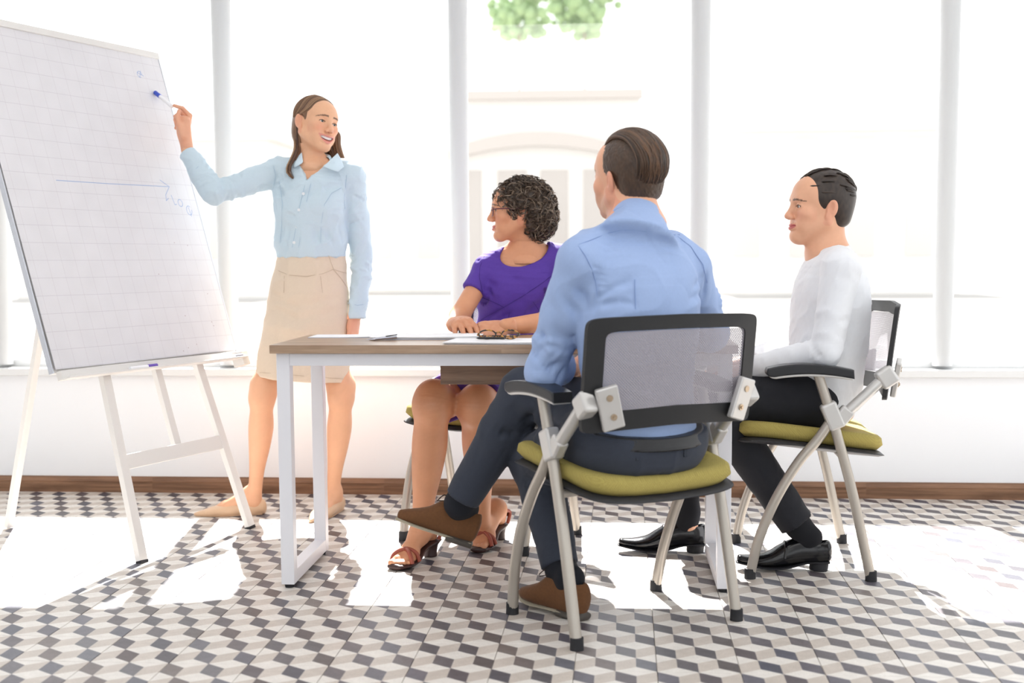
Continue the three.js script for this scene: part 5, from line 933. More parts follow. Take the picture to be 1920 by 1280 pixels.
    for (let q = 0; q < ns; q++) {
      const ox = rr(-0.0028, 0.0028), oy = rr(-0.002, 0.002), pts = [];
      for (let k = 0; k <= 9; k++) { const t = k / 9, an = f0 + t * turns * 6.28; pts.push(p.clone().addScaledVector(flow, (t - 0.5) * L + oy).addScaledVector(a, Math.cos(an) * R + ox).addScaledVector(n, 0.003 + Math.sin(an) * R + (q % 2) * 0.0012 + (t > 0.8 ? (t - 0.8) * 0.01 : 0)).applyMatrix4(hs)); }
      pc.push(tint(lock(pts, rr(0.0008, 0.0014), 12, 3), hcol[(tone + (rnd() < 0.25 ? 1 : 0)) % 6]));
    }
  }
  capG.applyMatrix4(hs); pc.push(capG);
  part('hair', hairMesh(pc), M.hair, g, 'short curly dark brown hair');
  // the glasses she wears
  const gm = std({ color: 0x5c2a3a, roughness: 0.3 }), gl = new THREE.Group(); gl.name = 'eyeglasses'; gl.userData.label = 'dark red framed glasses worn by the woman'; g.add(gl);
  const rims = [];
  for (const q of [-1, 1]) {
    const pts = []; for (let i = 0; i < 20; i++) { const a = i / 20 * 6.2832; pts.push(W(q * 0.034 + Math.cos(a) * 0.0245, -0.004 + Math.sin(a) * 0.0165, 0.1 - 0.004 * Math.abs(Math.cos(a)))); }
    part('rim', tube(pts, 0.0017, 40, 8, true), gm, gl);
    const le = new THREE.CircleGeometry(0.0236, 24); le.scale(1, 0.67, 1); le.translate(q * 0.034, -0.004, 0.099); le.applyMatrix4(hs); part('lens', le, M.lens, gl);
    part('temple', tube([W(q * 0.0585, 0.004, 0.097), W(q * 0.069, 0.005, 0.085), W(q * 0.077, 0.005, 0.03), W(q * 0.08, 0.004, -0.012)], 0.0019, 20, 8), gm, gl);
  }
  part('bridge', tube([W(-0.011, 0, 0.1), W(0, 0.004, 0.102), W(0.011, 0, 0.1)], 0.0016, 10, 8), gm, gl);
}
// ---------------------------------------------------------------- the seated man seen from behind
{
  const g = thing('person', 'seated man in blue shirt and navy trousers with crossed legs, seen from behind', 'person');
  const Rt = V(-CF.z, 0, CF.x), ch = (x, y, z) => CO.clone().addScaledVector(Rt, x).addScaledVector(CF, -z).add(V(0, y, 0));
  const Hs = 1.0, HM = frameFrom(at(1178, 333, -3.34), V(-0.66, 0.12, -0.74), V(-0.02, 1, 0.16));
  const neckB = at(1192, 416, -3.29), headF = headField({ neckTo: headLocal(neckB, HM, Hs), smile: 0.1, neck: 0.054, jaw: 1.12, top: -0.004 });
  const shL = at(1092, 492, -3.20), elL = at(1024, 688, -3.27), wrL = at(1072, 690, -3.47), shR = at(1288, 500, -3.40), elR = V(0.25, 0.775, -3.56), wrR = V(0.04, 0.775, -3.76);
  const hipL = ch(-0.085, 0.515, 0.1), hipR = ch(0.085, 0.52, 0.1), knL = at(1003, 862, -3.60), anL = at(1054, 1075, -3.425), knR = at(985, 738, -3.57), anR = at(858, 950, -3.60);
  const X = Rt.clone();
  const torso = (f, w, d, k = 0.03) => f.loft([[ch(0.01, 0.47, 0.1), 0.158 * w, 0.115 * d], [ch(0.01, 0.54, 0.1), 0.154 * w, 0.112 * d], [ch(0, 0.66, 0.105), 0.15 * w, 0.11 * d], [ch(0.0, 0.78, 0.10), 0.165 * w, 0.118 * d], [ch(0.0, 0.90, 0.085), 0.182 * w, 0.118 * d], [ch(-0.003, 0.985, 0.075), 0.172 * w, 0.098 * d], [ch(-0.005, 1.035, 0.065), 0.125 * w, 0.076 * d], [ch(-0.005, 1.07, 0.06), 0.07 * w, 0.06 * d]], X, k, 0, 0.5);
  const body = new SDF(); torso(body, 0.9, 0.88);
  body.cap(neckB, V(0, -0.06, -0.03).applyMatrix4(HM), 0.056, 0.053, 0.04);
  body.chain([shL, elL, wrL], [0.042, 0.036, 0.026], 0.03).chain([shR, elR, wrR], [0.046, 0.038, 0.027], 0.03);
  body.chain([hipL, knL, anL], [0.065, 0.05, 0.03], 0.03).chain([hipR, knR, anR], [0.065, 0.052, 0.03], 0.03);
  const skC = lin(0xe0a685);
  const skin = [netMesh(body, V(-0.6, 0.05, -3.9), V(0.45, 1.14, -3.0), 0.009, { paint: skinPaint(skC) })];
  const hs = HM.clone().scale(V(Hs, Hs, Hs));
  skin.push(netLocal(headF, V(-0.105, -0.2, -0.14), V(0.105, 0.14, 0.135), 0.0024, hs, { paint: facePaint(lin(0xe6ad8c), { brow: lin(0x4a3325), stubble: lin(0x8a6650), blush: lin(0xdf8f76) }) }));
  const flip = (q) => { const ix = q.index; for (let i = 0; i < ix.count; i += 3) { const a = ix.getX(i); ix.setX(i, ix.getX(i + 1)); ix.setX(i + 1, a); } q.computeVertexNormals(); return q; };
  for (const [w, dir, dor, mir] of [[wrL, V(0.42, 0.36, -0.8), V(-0.65, 0.6, 0.2), -1], [wrR, V(-0.75, 0.0, -0.65), V(0, 1, 0), 1]]) {
    const hf = handField({ curls: [[0.5, 0.8, 0.5], [0.55, 0.85, 0.5], [0.6, 0.9, 0.5], [0.6, 0.9, 0.5]], spread: 0.03, thumb: [V(0.018, 0.015, -0.006), V(0.04, 0.045, -0.02), V(0.042, 0.075, -0.03), V(0.034, 0.098, -0.036)] });
    const F = handFrame(w, dir, dor, mir), q = netMesh(hf, V(-0.065, -0.04, -0.1), V(0.075, 0.19, 0.03), 0.0028, { paint: (x, y, z) => mixc(lin(0xdfa080), lin(0xcf8a6c), 0.5 + 0.5 * N3(x * 60, y * 60, z * 60)) }); q.applyMatrix4(F); skin.push(F.determinant() < 0 ? flip(q) : q);
  }
  part('body', joinSkin(skin), M.skin, g);
  eyes(g, HM, Hs, 0x5a4634, 0);
  // blue shirt
  const shM = cloth(0x9cb2da, 0.035, 260, 0.82, 0.3);
  const sh = new SDF(); torso(sh, 1.05, 1.05, 0.02);
  sh.chain([ch(-0.12, 1.0, 0.07), shL, lerpV(shL, elL, 0.5), elL], [0.066, 0.067, 0.061, 0.052], 0.016).chain([elL, lerpV(elL, wrL, 0.5), wrL], [0.054, 0.047, 0.037], 0.012);
  sh.chain([ch(0.12, 1.0, 0.07), shR, elR], [0.066, 0.062, 0.05], 0.016).chain([elR, wrR], [0.05, 0.036], 0.012);
  sh.ell(elL.clone().add(V(-0.005, -0.02, 0.005)), V(0.05, 0.045, 0.055), 0.02);
  sleeveCut(sh, elL, wrL, 0.50, 0.075); sleeveCut(sh, elR, wrR, 0.8, 0.075);
  { const ax = V(0, -0.06, -0.03).applyMatrix4(HM).sub(neckB).normalize(); sh.loft([[neckB.clone().addScaledVector(ax, -0.06), 0.115, 0.09], [neckB.clone().addScaledVector(ax, -0.025), 0.085, 0.078], [neckB.clone().addScaledVector(ax, 0.012), 0.066, 0.065]], X, 0.02, 0, 0.2); sh.cap(neckB.clone().addScaledVector(ax, 0.0), neckB.clone().addScaledVector(ax, 0.09), 0.052, 0.055, 0.004, 1); } sh.plane(V(0, 0.485, 0), V(0, -1, 0), 0.004);
  const fl = [...limbFolds(lerpV(shL, elL, 0.55), elL, 0.056, 12, -0.006, 0.009, 1.8), ...limbFolds(elL, lerpV(elL, wrL, 0.6), 0.05, 10, -0.005, 0.008, 1.8), ...limbFolds(shR, elR, 0.06, 10, -0.006, 0.01, 1.6),
    ...pixelFolds(sh, [[1085, 458, 1120, 445, 0.003, -0.003], [1120, 445, 1160, 430, 0.003, -0.003], [1160, 430, 1200, 430, 0.003, -0.003], [1200, 430, 1275, 434, 0.003, -0.003], [1085, 458, 1105, 490, 0.0035, -0.005], [1105, 490, 1118, 530, 0.0035, -0.006], [1118, 530, 1120, 560, 0.004, -0.008], [1120, 560, 1108, 588, 0.008, -0.012],
      [1118, 560, 1150, 540, 0.008, -0.008], [1150, 540, 1188, 522, 0.01, -0.006], [1122, 572, 1160, 565, 0.009, -0.007], [1160, 565, 1190, 570, 0.008, -0.004], [1110, 500, 1128, 506, 0.004, -0.004], [1114, 512, 1134, 518, 0.004, -0.004], [1118, 524, 1138, 530, 0.004, -0.004], [1120, 536, 1142, 540, 0.004, -0.004], [1190, 545, 1192, 588, 0.0035, -0.003], [1325, 510, 1318, 560, 0.006, -0.006], [1300, 540, 1322, 520, 0.009, -0.006], [1295, 560, 1322, 548, 0.009, -0.006], [1240, 430, 1262, 440, 0.012, 0.006], [1230, 425, 1275, 437, 0.008, -0.006], [1060, 560, 1085, 600, 0.012, -0.007], [1090, 540, 1100, 590, 0.014, -0.009], [1075, 540, 1095, 560, 0.01, -0.006], [1045, 620, 1080, 650, 0.016, -0.008], [1000, 660, 1030, 650, 0.01, -0.007], [1005, 640, 1020, 620, 0.01, -0.005], [1030, 690, 1050, 680, 0.008, -0.006], [1040, 720, 1058, 690, 0.006, -0.006]])];
  part('shirt', netMesh(sh, V(-0.4, 0.46, -3.86), V(0.46, 1.16, -3.0), 0.005, { paint: shM.userData.paint, push: foldPush(fl.map(([a, b, w, d]) => [a, b, w * 1.15, d * 1.15]), 0.004, 10) }), shM, g, 'blue long-sleeved shirt');
  const stitch = std({ color: 0x8199c8, roughness: 0.9 });
  seam_or_shade(sh, [[[1083, 459], [1110, 449], [1140, 437], [1165, 431], [1190, 431], [1215, 435], [1245, 438], [1275, 440]], [[1083, 459], [1098, 480], [1110, 505], [1117, 530], [1120, 556]], [[1190, 524], [1191, 560], [1192, 588]], [[1262, 436], [1295, 462], [1318, 496], [1326, 530]]], stitch, g, 0.0009);
  { // turned-down collar
    const co = new SDF(), ax = V(0, -0.06, -0.03).applyMatrix4(HM).sub(neckB).normalize(), c = neckB.clone();
    co.loft([[c.clone().addScaledVector(ax, -0.03), 0.077, 0.075], [c.clone().addScaledVector(ax, 0.01), 0.0685, 0.0675], [c.clone().addScaledVector(ax, 0.03), 0.063, 0.063], [c.clone().addScaledVector(ax, 0.07), 0.059, 0.059]], X, 0.01, 0, 0.3);
    const tilt = ax.clone().addScaledVector(CF, -0.12).normalize(); co.plane(c.clone().addScaledVector(ax, 0.038), tilt, 0.003); co.plane(c.clone().addScaledVector(ax, 0.006), tilt.clone().negate(), 0.002);
    co.cap(c.clone().addScaledVector(ax, -0.05), c.clone().addScaledVector(ax, 0.1), 0.0595, 0.0555, 0.002, 1);
    { const p = c.clone().addScaledVector(CF, 0.045), n = CF.clone(); co.plane(p, n, 0.004); }
    part('collar', netMesh(co, c.clone().addScalar(-0.13), c.clone().addScalar(0.13), 0.0035, { paint: shM.userData.paint }), shM, g);
    seam_or_shade(co, [[[1146, 412], [1160, 407], [1178, 404], [1196, 404], [1214, 405], [1232, 410]]], std({ color: 0x5d75a8, roughness: 0.9 }), g, 0.0012);  // darker cord painting the shade line below the collar edge
  }
  // navy trousers, belt, socks
  const trM = cloth(0x343945, 0.07, 300, 0.9, 0.3);
  const tr = new SDF(); tr.loft([[ch(0.01, 0.462, 0.1), 0.165, 0.128], [ch(0.01, 0.495, 0.1), 0.178, 0.136], [ch(0.01, 0.53, 0.1), 0.17, 0.128], [ch(0.01, 0.58, 0.1), 0.162, 0.12]], X, 0.02, 0, 0.4);
  tr.chain([hipL, lerpV(hipL, knL, 0.5), knL], [0.105, 0.1, 0.076], 0.05).chain([hipR, lerpV(hipR, knR, 0.5), knR], [0.108, 0.092, 0.073], 0.05);
  tr.chain([knL, lerpV(knL, anL, 0.35), lerpV(knL, anL, 0.93)], [0.07, 0.064, 0.052], 0.02).chain([knR, lerpV(knR, anR, 0.35), lerpV(knR, anR, 0.93)], [0.073, 0.066, 0.052], 0.02);
  sleeveCut(tr, knL, anL, 0.93, 0.09); sleeveCut(tr, knR, anR, 0.92, 0.09);
  { const t = V(0, 1, 0).addScaledVector(CF, -0.16).normalize(), p = ch(0, 0.55, 0.1); tr.add((x, y, z) => (-((x - CO.x) * CF.x + (z - CO.z) * CF.z) < 0.02 ? -1 : (x - p.x) * t.x + (y - p.y) * t.y + (z - p.z) * t.z), 0, 0, 0, 1e9, 0.003, 2); }
  const tf = [...limbFolds(lerpV(hipL, knL, 0.2), lerpV(hipL, knL, 0.8), 0.09, 8, -0.006, 0.012, 1.4), ...limbFolds(lerpV(hipR, knR, 0.4), knR, 0.085, 10, -0.007, 0.011, 1.6), ...limbFolds(knR, lerpV(knR, anR, 0.4), 0.07, 6, -0.006, 0.012, 1.4), ...limbFolds(lerpV(knL, anL, 0.1), lerpV(knL, anL, 0.5), 0.066, 6, -0.006, 0.012, 1.3),
    ...pixelFolds(tr, [[955, 765, 930, 840, 0.003, -0.003], [930, 840, 885, 925, 0.003, -0.003], [985, 740, 1010, 765, 0.012, -0.01], [990, 725, 1030, 745, 0.012, -0.01], [1000, 770, 985, 800, 0.014, -0.014], [1010, 775, 1050, 800, 0.012, -0.008], [1080, 770, 1095, 810, 0.008, -0.009], [1100, 790, 1120, 815, 0.008, -0.008], [1165, 810, 1150, 830, 0.005, -0.005], [1240, 815, 1245, 850, 0.004, -0.004], [1170, 812, 1215, 828, 0.003, -0.003]])];
  part('trousers', netMesh(tr, V(-0.62, 0.08, -3.78), V(0.32, 0.72, -3.0), 0.0055, { paint: trM.userData.paint, push: foldPush(tf.map(([a, b, w, d]) => [a, b, w, d * 1.3]), 0.003, 11) }), trM, g, 'dark navy trousers');
  const bl = new SDF(); { const t = V(0, 1, 0).addScaledVector(CF, -0.16).normalize(); bl.loft([[ch(0.01, 0.50, 0.1), 0.188, 0.1465], [ch(0.01, 0.53, 0.1), 0.182, 0.140], [ch(0.01, 0.59, 0.1), 0.174, 0.132]], X, 0.004, 0, 0.02); bl.plane(ch(0, 0.553, 0.1), t, 0.002); bl.plane(ch(0, 0.520, 0.1), t.clone().negate(), 0.002); }
  part('belt', netMesh(bl, V(-0.25, 0.42, -3.6), V(0.32, 0.66, -3.0), 0.004), std({ color: 0x131215, roughness: 0.4 }), g, 'black leather belt');
  for (const x of [0.06, -0.08, 0.135]) { const z = 0.1 + 0.134 * Math.sqrt(1 - ((x - 0.01) / 0.178) ** 2); part('belt_loop', bar(ch(x, 0.478, z + 0.005), ch(x, 0.53, z + 0.003), 0.011, 0.005, Rt), std({ color: 0x2b303a, roughness: 0.9 }), g); }
  const sockM = std({ color: 0x14161f, roughness: 0.95 });
  // brown suede shoes
  const shoeL = shoeFrame(V(-0.112, 0.0, -3.345), V(-0.285, 0.0, -3.515)), heelX = at(874, 1026, -3.61), toeX = at(736, 981, -3.60), shoeR = shoeFrame(heelX, toeX, V(0.34, 0.9, -0.2)); shoeR.scale(V(1, 1.1, 0.87)); shoeL.scale(V(1, 1.06, 0.96));
  const suede = cloth(0x694528, 0.14, 140, 0.95, 0.5), soleM = std({ color: 0x4a443e, roughness: 0.6 }), weltM = std({ color: 0xa59c88, roughness: 0.7 });
  for (const [F, kn, an] of [[shoeL, knL, anL], [shoeR, knR, anR]]) {
    const so = new SDF(), up = F.clone(), A = V(0, 0.1, 0.045).applyMatrix4(F); so.cap(lerpV(kn, an, 0.72), lerpV(kn, an, 0.97), 0.044, 0.042, 0.01).cap(lerpV(kn, an, 0.97), A, 0.042, 0.038, 0.02).cap(A, V(0, 0.06, 0.07).applyMatrix4(F), 0.034, 0.03, 0.02);
    const [lo, hi] = boundsOf([lerpV(kn, an, 0.7), A, V(0, 0.05, 0.1).applyMatrix4(F)], 0.055); part('sock', netMesh(so, lo, hi, 0.005), sockM, g, 'dark navy sock');
    const f = new SDF(); f.loft([[V(0, 0.056, -0.004), 0.029, 0.046], [V(0, 0.058, 0.028), 0.036, 0.054], [V(0, 0.060, 0.07), 0.0375, 0.058], [V(0, 0.054, 0.11), 0.041, 0.05], [V(0, 0.043, 0.15), 0.0445, 0.036], [V(0, 0.036, 0.19), 0.043, 0.0265], [V(0, 0.031, 0.225), 0.033, 0.0205], [V(0, 0.029, 0.248), 0.02, 0.0145]], V(1, 0, 0), 0.01, 0, 0.7);
    f.plane(V(0, 0.0165, 0), V(0, -1, 0), 0.002); f.ell(V(0, 0.128, 0.03), V(0.031, 0.045, 0.06), 0.004, 1);
    const cr = [[V(-0.03, 0.05, 0.172), V(0.03, 0.05, 0.172), 0.004, -0.003], [V(-0.03, 0.058, 0.16), V(0.03, 0.058, 0.16), 0.004, -0.0025], [V(-0.03, 0.055, 0.184), V(0.03, 0.05, 0.184), 0.003, -0.002]];
    for (const q of [-1, 1]) cr.push([V(q * 0.04, 0.02, 0.115), V(q * 0.034, 0.07, 0.1), 0.0022, -0.0022], [V(q * 0.034, 0.07, 0.1), V(q * 0.02, 0.082, 0.13), 0.0022, -0.0022], [V(q * 0.03, 0.02, 0.02), V(q * 0.032, 0.1, 0.018), 0.002, -0.0018]);
    const su = netLocal(f, V(-0.07, 0, -0.06), V(0.07, 0.13, 0.31), 0.003, F, { paint: (x, y, z) => suede.userData.paint(x, y, z), push: foldPush(cr, 0.0008, 90) });
    part('shoe', su, suede, g, 'brown suede lace-up shoe');
    const we = new SDF(); we.loft([[V(0, 0.0135, -0.012), 0.026, 0.0055], [V(0, 0.0135, 0.05), 0.034, 0.0055], [V(0, 0.0135, 0.11), 0.036, 0.0055], [V(0, 0.0135, 0.175), 0.0455, 0.0055], [V(0, 0.0145, 0.215), 0.039, 0.0055], [V(0, 0.0165, 0.256), 0.017, 0.005]], V(1, 0, 0), 0.004, 0, 0.9);
    part('shoe_sole', netLocal(we, V(-0.07, -0.01, -0.06), V(0.07, 0.04, 0.32), 0.003, F), weltM, g);
    const he = new SDF(); he.loft([[V(0, 0.0095, -0.012), 0.027, 0.0125], [V(0, 0.0095, 0.035), 0.036, 0.0125], [V(0, 0.0095, 0.078), 0.035, 0.0125]], V(1, 0, 0), 0.004, 0, 0.5); he.plane(V(0, 0.0005, 0), V(0, -1, 0), 0.001); he.plane(V(0, 0, 0.076), V(0, 0, 1), 0.001);
    part('shoe_heel', netLocal(he, V(-0.06, -0.01, -0.06), V(0.06, 0.03, 0.1), 0.0028, F), soleM, g);
    const W = (x, y, z) => V(x, y, z).applyMatrix4(F), lm = std({ color: 0x33231b, roughness: 0.8 });
    part('laces', merge([0, 1, 2].map((i) => tube([W(-0.016, 0.094 - i * 0.009, 0.106 + i * 0.013), W(0, 0.104 - i * 0.01, 0.108 + i * 0.013), W(0.016, 0.094 - i * 0.009, 0.106 + i * 0.013)], 0.0022, 8, 6)).concat([tube([W(0, 0.107, 0.102), W(0.02, 0.116, 0.125), W(0.036, 0.098, 0.14), W(0.02, 0.104, 0.112), W(0, 0.107, 0.102)], 0.0016, 16, 5), tube([W(0, 0.107, 0.102), W(-0.02, 0.116, 0.127), W(-0.034, 0.094, 0.145)], 0.0016, 12, 5)])), lm, g);
  }
  // hair: clipped sides and nape, long swept-back top
  const hc = [0x45301f, 0x4f3826, 0x3a291d, 0x5a4130, 0x35261b, 0x6a4c35].map(lin), W = (x, y, z) => V(x, y, z).applyMatrix4(hs);
  const cap = new SDF().ell(V(0, 0.037, -0.017), V(0.0755, 0.083, 0.0985), 0.01).ell(V(0, -0.02, -0.05), V(0.062, 0.068, 0.05), 0.03);
  cap.ell(V(0, -0.05, 0.103), V(0.1, 0.115, 0.06), 0.008, 1).ell(V(0.083, -0.02, -0.006), V(0.02, 0.034, 0.026), 0.006, 1).ell(V(-0.083, -0.02, -0.006), V(0.02, 0.034, 0.026), 0.006, 1).plane(V(0, -0.078, 0), V(0, -1, -0.25).normalize(), 0.02);
  const pc = [netLocal(cap, V(-0.11, -0.14, -0.14), V(0.11, 0.15, 0.12), 0.0028, hs, { paint: (x, y, z) => { const s = N3(x * 260, y * 70, z * 260) * 0.5 + N3(x * 90, y * 40, z * 90) * 0.5; return mixc(hc[2], hc[1], clamp(0.42 + s, 0, 1)); }, push: (x, y, z) => 0.0014 * N3(x * 320, y * 110, z * 320) })];
  const on = (x, y, z, k) => { const ex = x / 0.0765, ey = (y - 0.037) / 0.088, ez = (z + 0.017) / 0.098, L = Math.hypot(ex, ey, ez); return W(x / L * k, 0.037 + (y - 0.037) / L * k, -0.017 + (z + 0.017) / L * k); };
  for (let i = 0; i < 300; i++) {
    const u = rr(-1, 1), x0 = 0.012 + u * 0.042, k = rr(0.99, 1.06), b = rr(-0.006, 0.006), drift = rr(-0.012, 0.02), end = rr(0, 1);
    const pts = [on(x0 * 0.9 + b, 0.085, 0.07, 1.0), on(x0, 0.12, 0.035, 1 + (k - 1) * 0.7), on(x0 * 1.05 - drift * 0.4, 0.13, -0.02, k), on(x0 - drift, 0.11, -0.07, k + 0.03), on(x0 * 0.95 - drift * 1.6, 0.062, -0.11, k + 0.07)];
    pts.push(on(x0 * 0.9 - drift * 2.2, 0.02 - end * 0.012, -0.115, k + 0.07 - 0.04 * end)); if (end > 0.4) pts.push(on(x0 * 0.85 - drift * 2.5, -0.012 - end * 0.01, -0.1, k));
    pc.push(tint(lock(pts, rr(0.0018, 0.0038), 26, 5), hc[Math.floor(rnd() * 6)]));
  }
  part('hair', hairMesh(pc), M.hair, g, 'brown hair, clipped sides with swept-back top');
}
// ---------------------------------------------------------------- the person at the table's end, of whom mostly one leg shows
{
  const g = thing('person', 'person in white shirt, black trousers and polished black shoes at the table end', 'person');
  const Hs = 0.98, neckB = V(0.66, 1.0, -4.06), HM = frameFrom(V(0.63, 1.145, -4.06), V(-0.97, 0.05, 0.2), V(-0.03, 1, 0));
  const headF = headField({ neckTo: headLocal(neckB, HM, Hs), smile: 0.3, neck: 0.052, jaw: 1.08 });
  const shA = V(0.67, 0.955, -3.88), shB = V(0.68, 0.955, -4.24), elA = V(0.62, 0.70, -3.845), elB = V(0.63, 0.70, -4.28), wrA = V(0.40, 0.64, -3.97), wrB = V(0.41, 0.65, -4.16);
  const hipA = V(0.62, 0.54, -3.98), hipB = V(0.62, 0.54, -4.14), knA = V(0.28, 0.545, -3.95), knB = V(0.205, 0.505, -4.15), anA = V(0.59, 0.095, -3.93), anB = V(0.222, 0.095, -4.15), X = V(0, 0, 1);
  const torso = (f, w, d, k = 0.03) => f.loft([[V(0.64, 0.5, -4.06), 0.165 * w, 0.12 * d], [V(0.65, 0.6, -4.06), 0.16 * w, 0.118 * d], [V(0.665, 0.75, -4.06), 0.165 * w, 0.12 * d], [V(0.67, 0.88, -4.06), 0.18 * w, 0.115 * d], [V(0.67, 0.96, -4.06), 0.165 * w, 0.09 * d], [V(0.665, 1.0, -4.06), 0.09 * w, 0.065 * d]], X, k);
  const body = new SDF(); torso(body, 0.92, 0.9); body.cap(neckB, V(0, -0.06, -0.03).applyMatrix4(HM), 0.055, 0.052, 0.04);
  body.chain([shA, elA, wrA], [0.044, 0.036, 0.026], 0.03).chain([shB, elB, wrB], [0.044, 0.036, 0.026], 0.03).chain([hipA, knA, anA], [0.08, 0.05, 0.034], 0.03).chain([hipB, knB, anB], [0.08, 0.05, 0.034], 0.03);
  const hs = HM.clone().scale(V(Hs, Hs, Hs)), skin = [netMesh(body, V(0.1, 0.05, -4.35), V(0.85, 1.1, -3.75), 0.01, { paint: skinPaint(lin(0xe2ab8a)) }), netLocal(headF, V(-0.105, -0.2, -0.14), V(0.105, 0.14, 0.135), 0.003, hs, { paint: facePaint(lin(0xe2ab8a), { brow: lin(0x33261d), smile: 0.3 }) })];
  const flip = (q) => { const ix = q.index; for (let i = 0; i < ix.count; i += 3) { const a = ix.getX(i); ix.setX(i, ix.getX(i + 1)); ix.setX(i + 1, a); } q.computeVertexNormals(); return q; };
  for (const [w, dir, mir] of [[wrA, V(-0.9, -0.15, -0.25), -1], [wrB, V(-0.9, -0.15, 0.25), 1]]) { const hf = handField({ curls: [[0.3, 0.4, 0.2], [0.3, 0.4, 0.2], [0.3, 0.4, 0.2], [0.3, 0.4, 0.2]] }), F = handFrame(w, dir, V(0, 1, 0), mir), q = netMesh(hf, V(-0.065, -0.04, -0.1), V(0.075, 0.19, 0.03), 0.0035, { paint: () => lin(0xdca182) }); q.applyMatrix4(F); skin.push(F.determinant() < 0 ? flip(q) : q); }
  part('body', joinSkin(skin), M.skin, g); eyes(g, HM, Hs, 0x4a3a2c);
  const suit = cloth(0x1c1d24, 0.08, 260, 0.85, 0.25), white = cloth(0xe9ebef, 0.02, 260, 0.85, 0.25);
  const ja = new SDF(); torso(ja, 1.03, 1.04, 0.02); ja.chain([V(0.67, 0.965, -3.95), shA, elA, wrA], [0.06, 0.058, 0.047, 0.036], 0.02).chain([V(0.67, 0.965, -4.17), shB, elB, wrB], [0.06, 0.058, 0.047, 0.036], 0.02);
  sleeveCut(ja, elA, wrA, 0.94, 0.07); sleeveCut(ja, elB, wrB, 0.94, 0.07); ja.ell(V(0.635, 1.02, -4.06), V(0.06, 0.05, 0.05), 0.006, 1); ja.plane(V(0, 0.505, 0), V(0, -1, 0), 0.004);
  part('shirt', netMesh(ja, V(0.3, 0.48, -4.4), V(0.86, 1.06, -3.74), 0.0075, { paint: white.userData.paint, push: foldPush([...limbFolds(shA, elA, 0.06, 8, -0.006, 0.01), ...limbFolds(elA, wrA, 0.05, 8, -0.006, 0.009)], 0.003, 20) }), white, g, 'white long-sleeved shirt');
  const tr = new SDF(); tr.chain([V(0.63, 0.535, -4.06), hipA, knA, lerpV(knA, anA, 0.9)], [0.1, 0.095, 0.07, 0.055], 0.03).chain([V(0.63, 0.535, -4.06), hipB, knB], [0.1, 0.095, 0.07], 0.03).chain([knB, lerpV(knB, anB, 0.66)], [0.07, 0.058], 0.02);
  sleeveCut(tr, knA, anA, 0.88, 0.09); sleeveCut(tr, knB, anB, 0.66, 0.09);
  part('trousers', netMesh(tr, V(0.08, 0.1, -4.32), V(0.8, 0.68, -3.8), 0.007, { paint: suit.userData.paint, push: foldPush([...limbFolds(hipA, knA, 0.085, 8, -0.006, 0.011), ...limbFolds(knB, anB, 0.06, 6, -0.006, 0.011)], 0.002, 20) }), suit, g, 'black trousers');
  const patent = std({ color: 0x101013, roughness: 0.16 }), sockM = std({ color: 0x121319, roughness: 0.95 }), steelM = std({ color: 0xc8c8cc, roughness: 0.25, metalness: 0.8 });
  for (const [heel, toe, kn, an] of [[V(0.268, 0, -4.155), V(0.0, 0, -4.142), knB, anB], [V(0.645, 0, -3.93), V(0.385, 0, -3.925), knA, anA]]) {
    const F = shoeFrame(heel, toe), so = new SDF(), A = V(0, 0.105, 0.05).applyMatrix4(F);
    so.cap(lerpV(kn, an, 0.5), lerpV(kn, an, 0.9), 0.046, 0.039, 0.01).cap(lerpV(kn, an, 0.9), A, 0.039, 0.034, 0.02).cap(A, V(0, 0.07, 0.07).applyMatrix4(F), 0.034, 0.03, 0.02);
    const [lo, hi] = boundsOf([lerpV(kn, an, 0.48), A, V(0, 0.06, 0.1).applyMatrix4(F)], 0.055); part('sock', netMesh(so, lo, hi, 0.005), sockM, g, 'black ribbed sock');
    const f = new SDF(); f.loft([[V(0, 0.06, 0.0), 0.028, 0.042], [V(0, 0.06, 0.03), 0.034, 0.046], [V(0, 0.06, 0.08), 0.036, 0.045], [V(0, 0.052, 0.12), 0.04, 0.04], [V(0, 0.036, 0.17), 0.042, 0.027], [V(0, 0.031, 0.215), 0.037, 0.019], [V(0, 0.034, 0.255), 0.026, 0.014], [V(0, 0.038, 0.272), 0.02, 0.011]], V(1, 0, 0), 0.01, 0, 0.7);
    f.ell(V(0, 0.125, 0.04), V(0.03, 0.05, 0.06), 0.004, 1); f.add((x, y, z) => (z < 0.07 ? 0.03 : z < 0.13 ? 0.03 - (z - 0.07) * 0.25 : z < 0.2 ? 0.015 : 0.015 + (z - 0.2) * 0.17) - y, 0, 0, 0, 1e9, 0.002, 2);
    part('shoe', netLocal(f, V(-0.07, 0, -0.06), V(0.07, 0.13, 0.31), 0.003, F, { push: foldPush([[V(-0.03, 0.05, 0.178), V(0.03, 0.05, 0.178), 0.004, -0.003], [V(-0.036, 0.06, 0.125), V(0.036, 0.06, 0.125), 0.003, -0.003]]) }), patent, g, 'polished black leather shoe');
    part('shoe_strap', tube([[-0.041, 0.045, 0.135], [-0.03, 0.075, 0.13], [0, 0.09, 0.128], [0.03, 0.075, 0.13], [0.041, 0.045, 0.135]].map((p) => V(...p).applyMatrix4(F)), 0.005, 20, 8), patent, g);
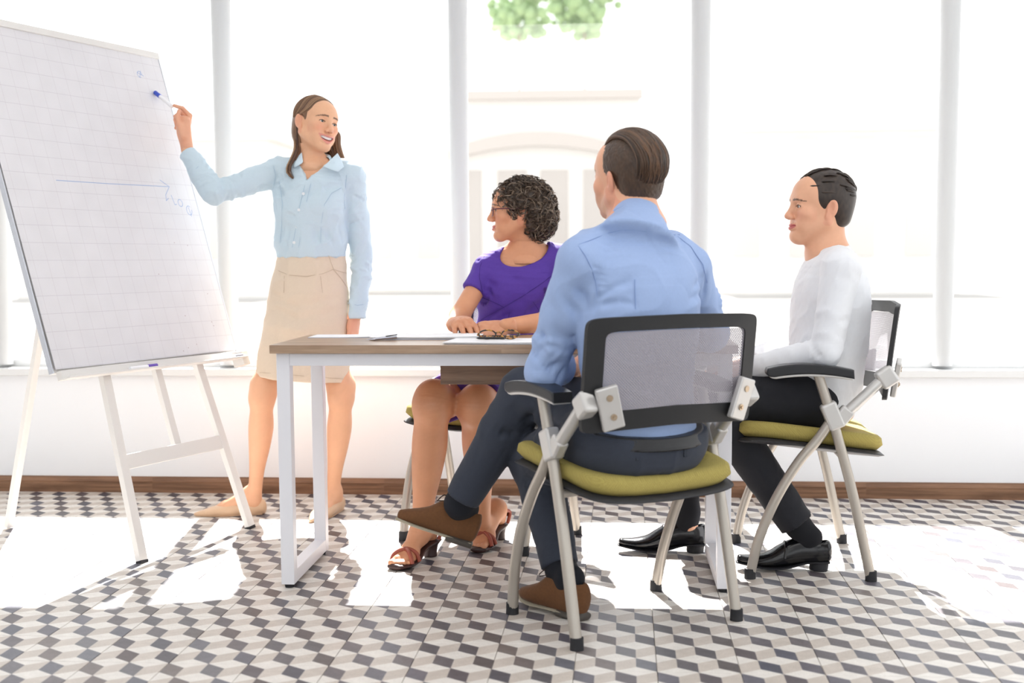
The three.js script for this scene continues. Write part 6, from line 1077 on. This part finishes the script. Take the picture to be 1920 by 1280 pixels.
    const we = new SDF(); we.loft([[V(0, 0.028, -0.008), 0.028, 0.005], [V(0, 0.028, 0.06), 0.033, 0.005], [V(0, 0.012, 0.125), 0.036, 0.005], [V(0, 0.01, 0.18), 0.043, 0.005], [V(0, 0.017, 0.23), 0.036, 0.005], [V(0, 0.026, 0.28), 0.02, 0.004]], V(1, 0, 0), 0.004, 0, 0.9); we.loft([[V(0, 0.028, 0.02), 0.03, 0.03], [V(0, 0.002, 0.022), 0.029, 0.029]], V(1, 0, 0), 0.004, 0, 0.1);
    part('shoe_sole', netLocal(we, V(-0.07, -0.01, -0.06), V(0.07, 0.05, 0.31), 0.003, F), M.rubber, g);
  }
  const hcol = [0x2d221b, 0x3a2c23, 0x241a14].map(lin), cap = new SDF().ell(V(0, 0.04, -0.017), V(0.079, 0.088, 0.1), 0.01).ell(V(0, -0.02, -0.052), V(0.064, 0.068, 0.05), 0.03);
  cap.ell(V(0, -0.04, 0.1), V(0.1, 0.11, 0.072), 0.008, 1).ell(V(0.083, -0.02, -0.006), V(0.02, 0.034, 0.026), 0.006, 1).ell(V(-0.083, -0.02, -0.006), V(0.02, 0.034, 0.026), 0.006, 1).plane(V(0, -0.075, 0), V(0, -1, -0.2).normalize(), 0.02);
  const capG = netMesh(cap, V(-0.11, -0.14, -0.14), V(0.11, 0.15, 0.12), 0.0035, { paint: (x, y, z) => mixc(hcol[2], hcol[1], clamp(0.5 + N3(x * 120, y * 60, z * 120), 0, 1)) }), pc = [];
  for (const [p, n] of rootsOn(capG, 160)) { if (p.y < 0.04) continue; const fl = V(rr(-0.2, 0.2), 0, -1); fl.addScaledVector(n, -fl.dot(n)).normalize(); pc.push(tint(lock([p.clone().addScaledVector(fl, -0.02), p.clone().addScaledVector(n, 0.003), p.clone().addScaledVector(fl, 0.025).addScaledVector(n, -0.001)].map((q) => q.applyMatrix4(hs)), 0.003, 8, 5), hcol[Math.floor(rnd() * 3)])); }
  capG.applyMatrix4(hs); pc.push(capG); part('hair', hairMesh(pc), M.hair, g, 'short dark hair');
  const cl = new SDF(); cl.loft([[neckB.clone().add(V(0, -0.005, 0)), 0.07, 0.066], [neckB.clone().add(V(-0.006, 0.03, 0)), 0.06, 0.06]], X, 0.01, 0, 0.15); cl.ell(neckB.clone().add(V(-0.006, 0.045, 0)), V(0.057, 0.04, 0.057), 0.003, 1);
  part('shirt_collar', netMesh(cl, neckB.clone().addScalar(-0.1), neckB.clone().addScalar(0.1), 0.005), std({ color: 0xeceef2, roughness: 0.8 }), g, 'white shirt collar');
}
scene.traverse((o) => { if (o.isMesh) { o.castShadow = true; o.receiveShadow = true; } });
renderer.render(scene, camera);
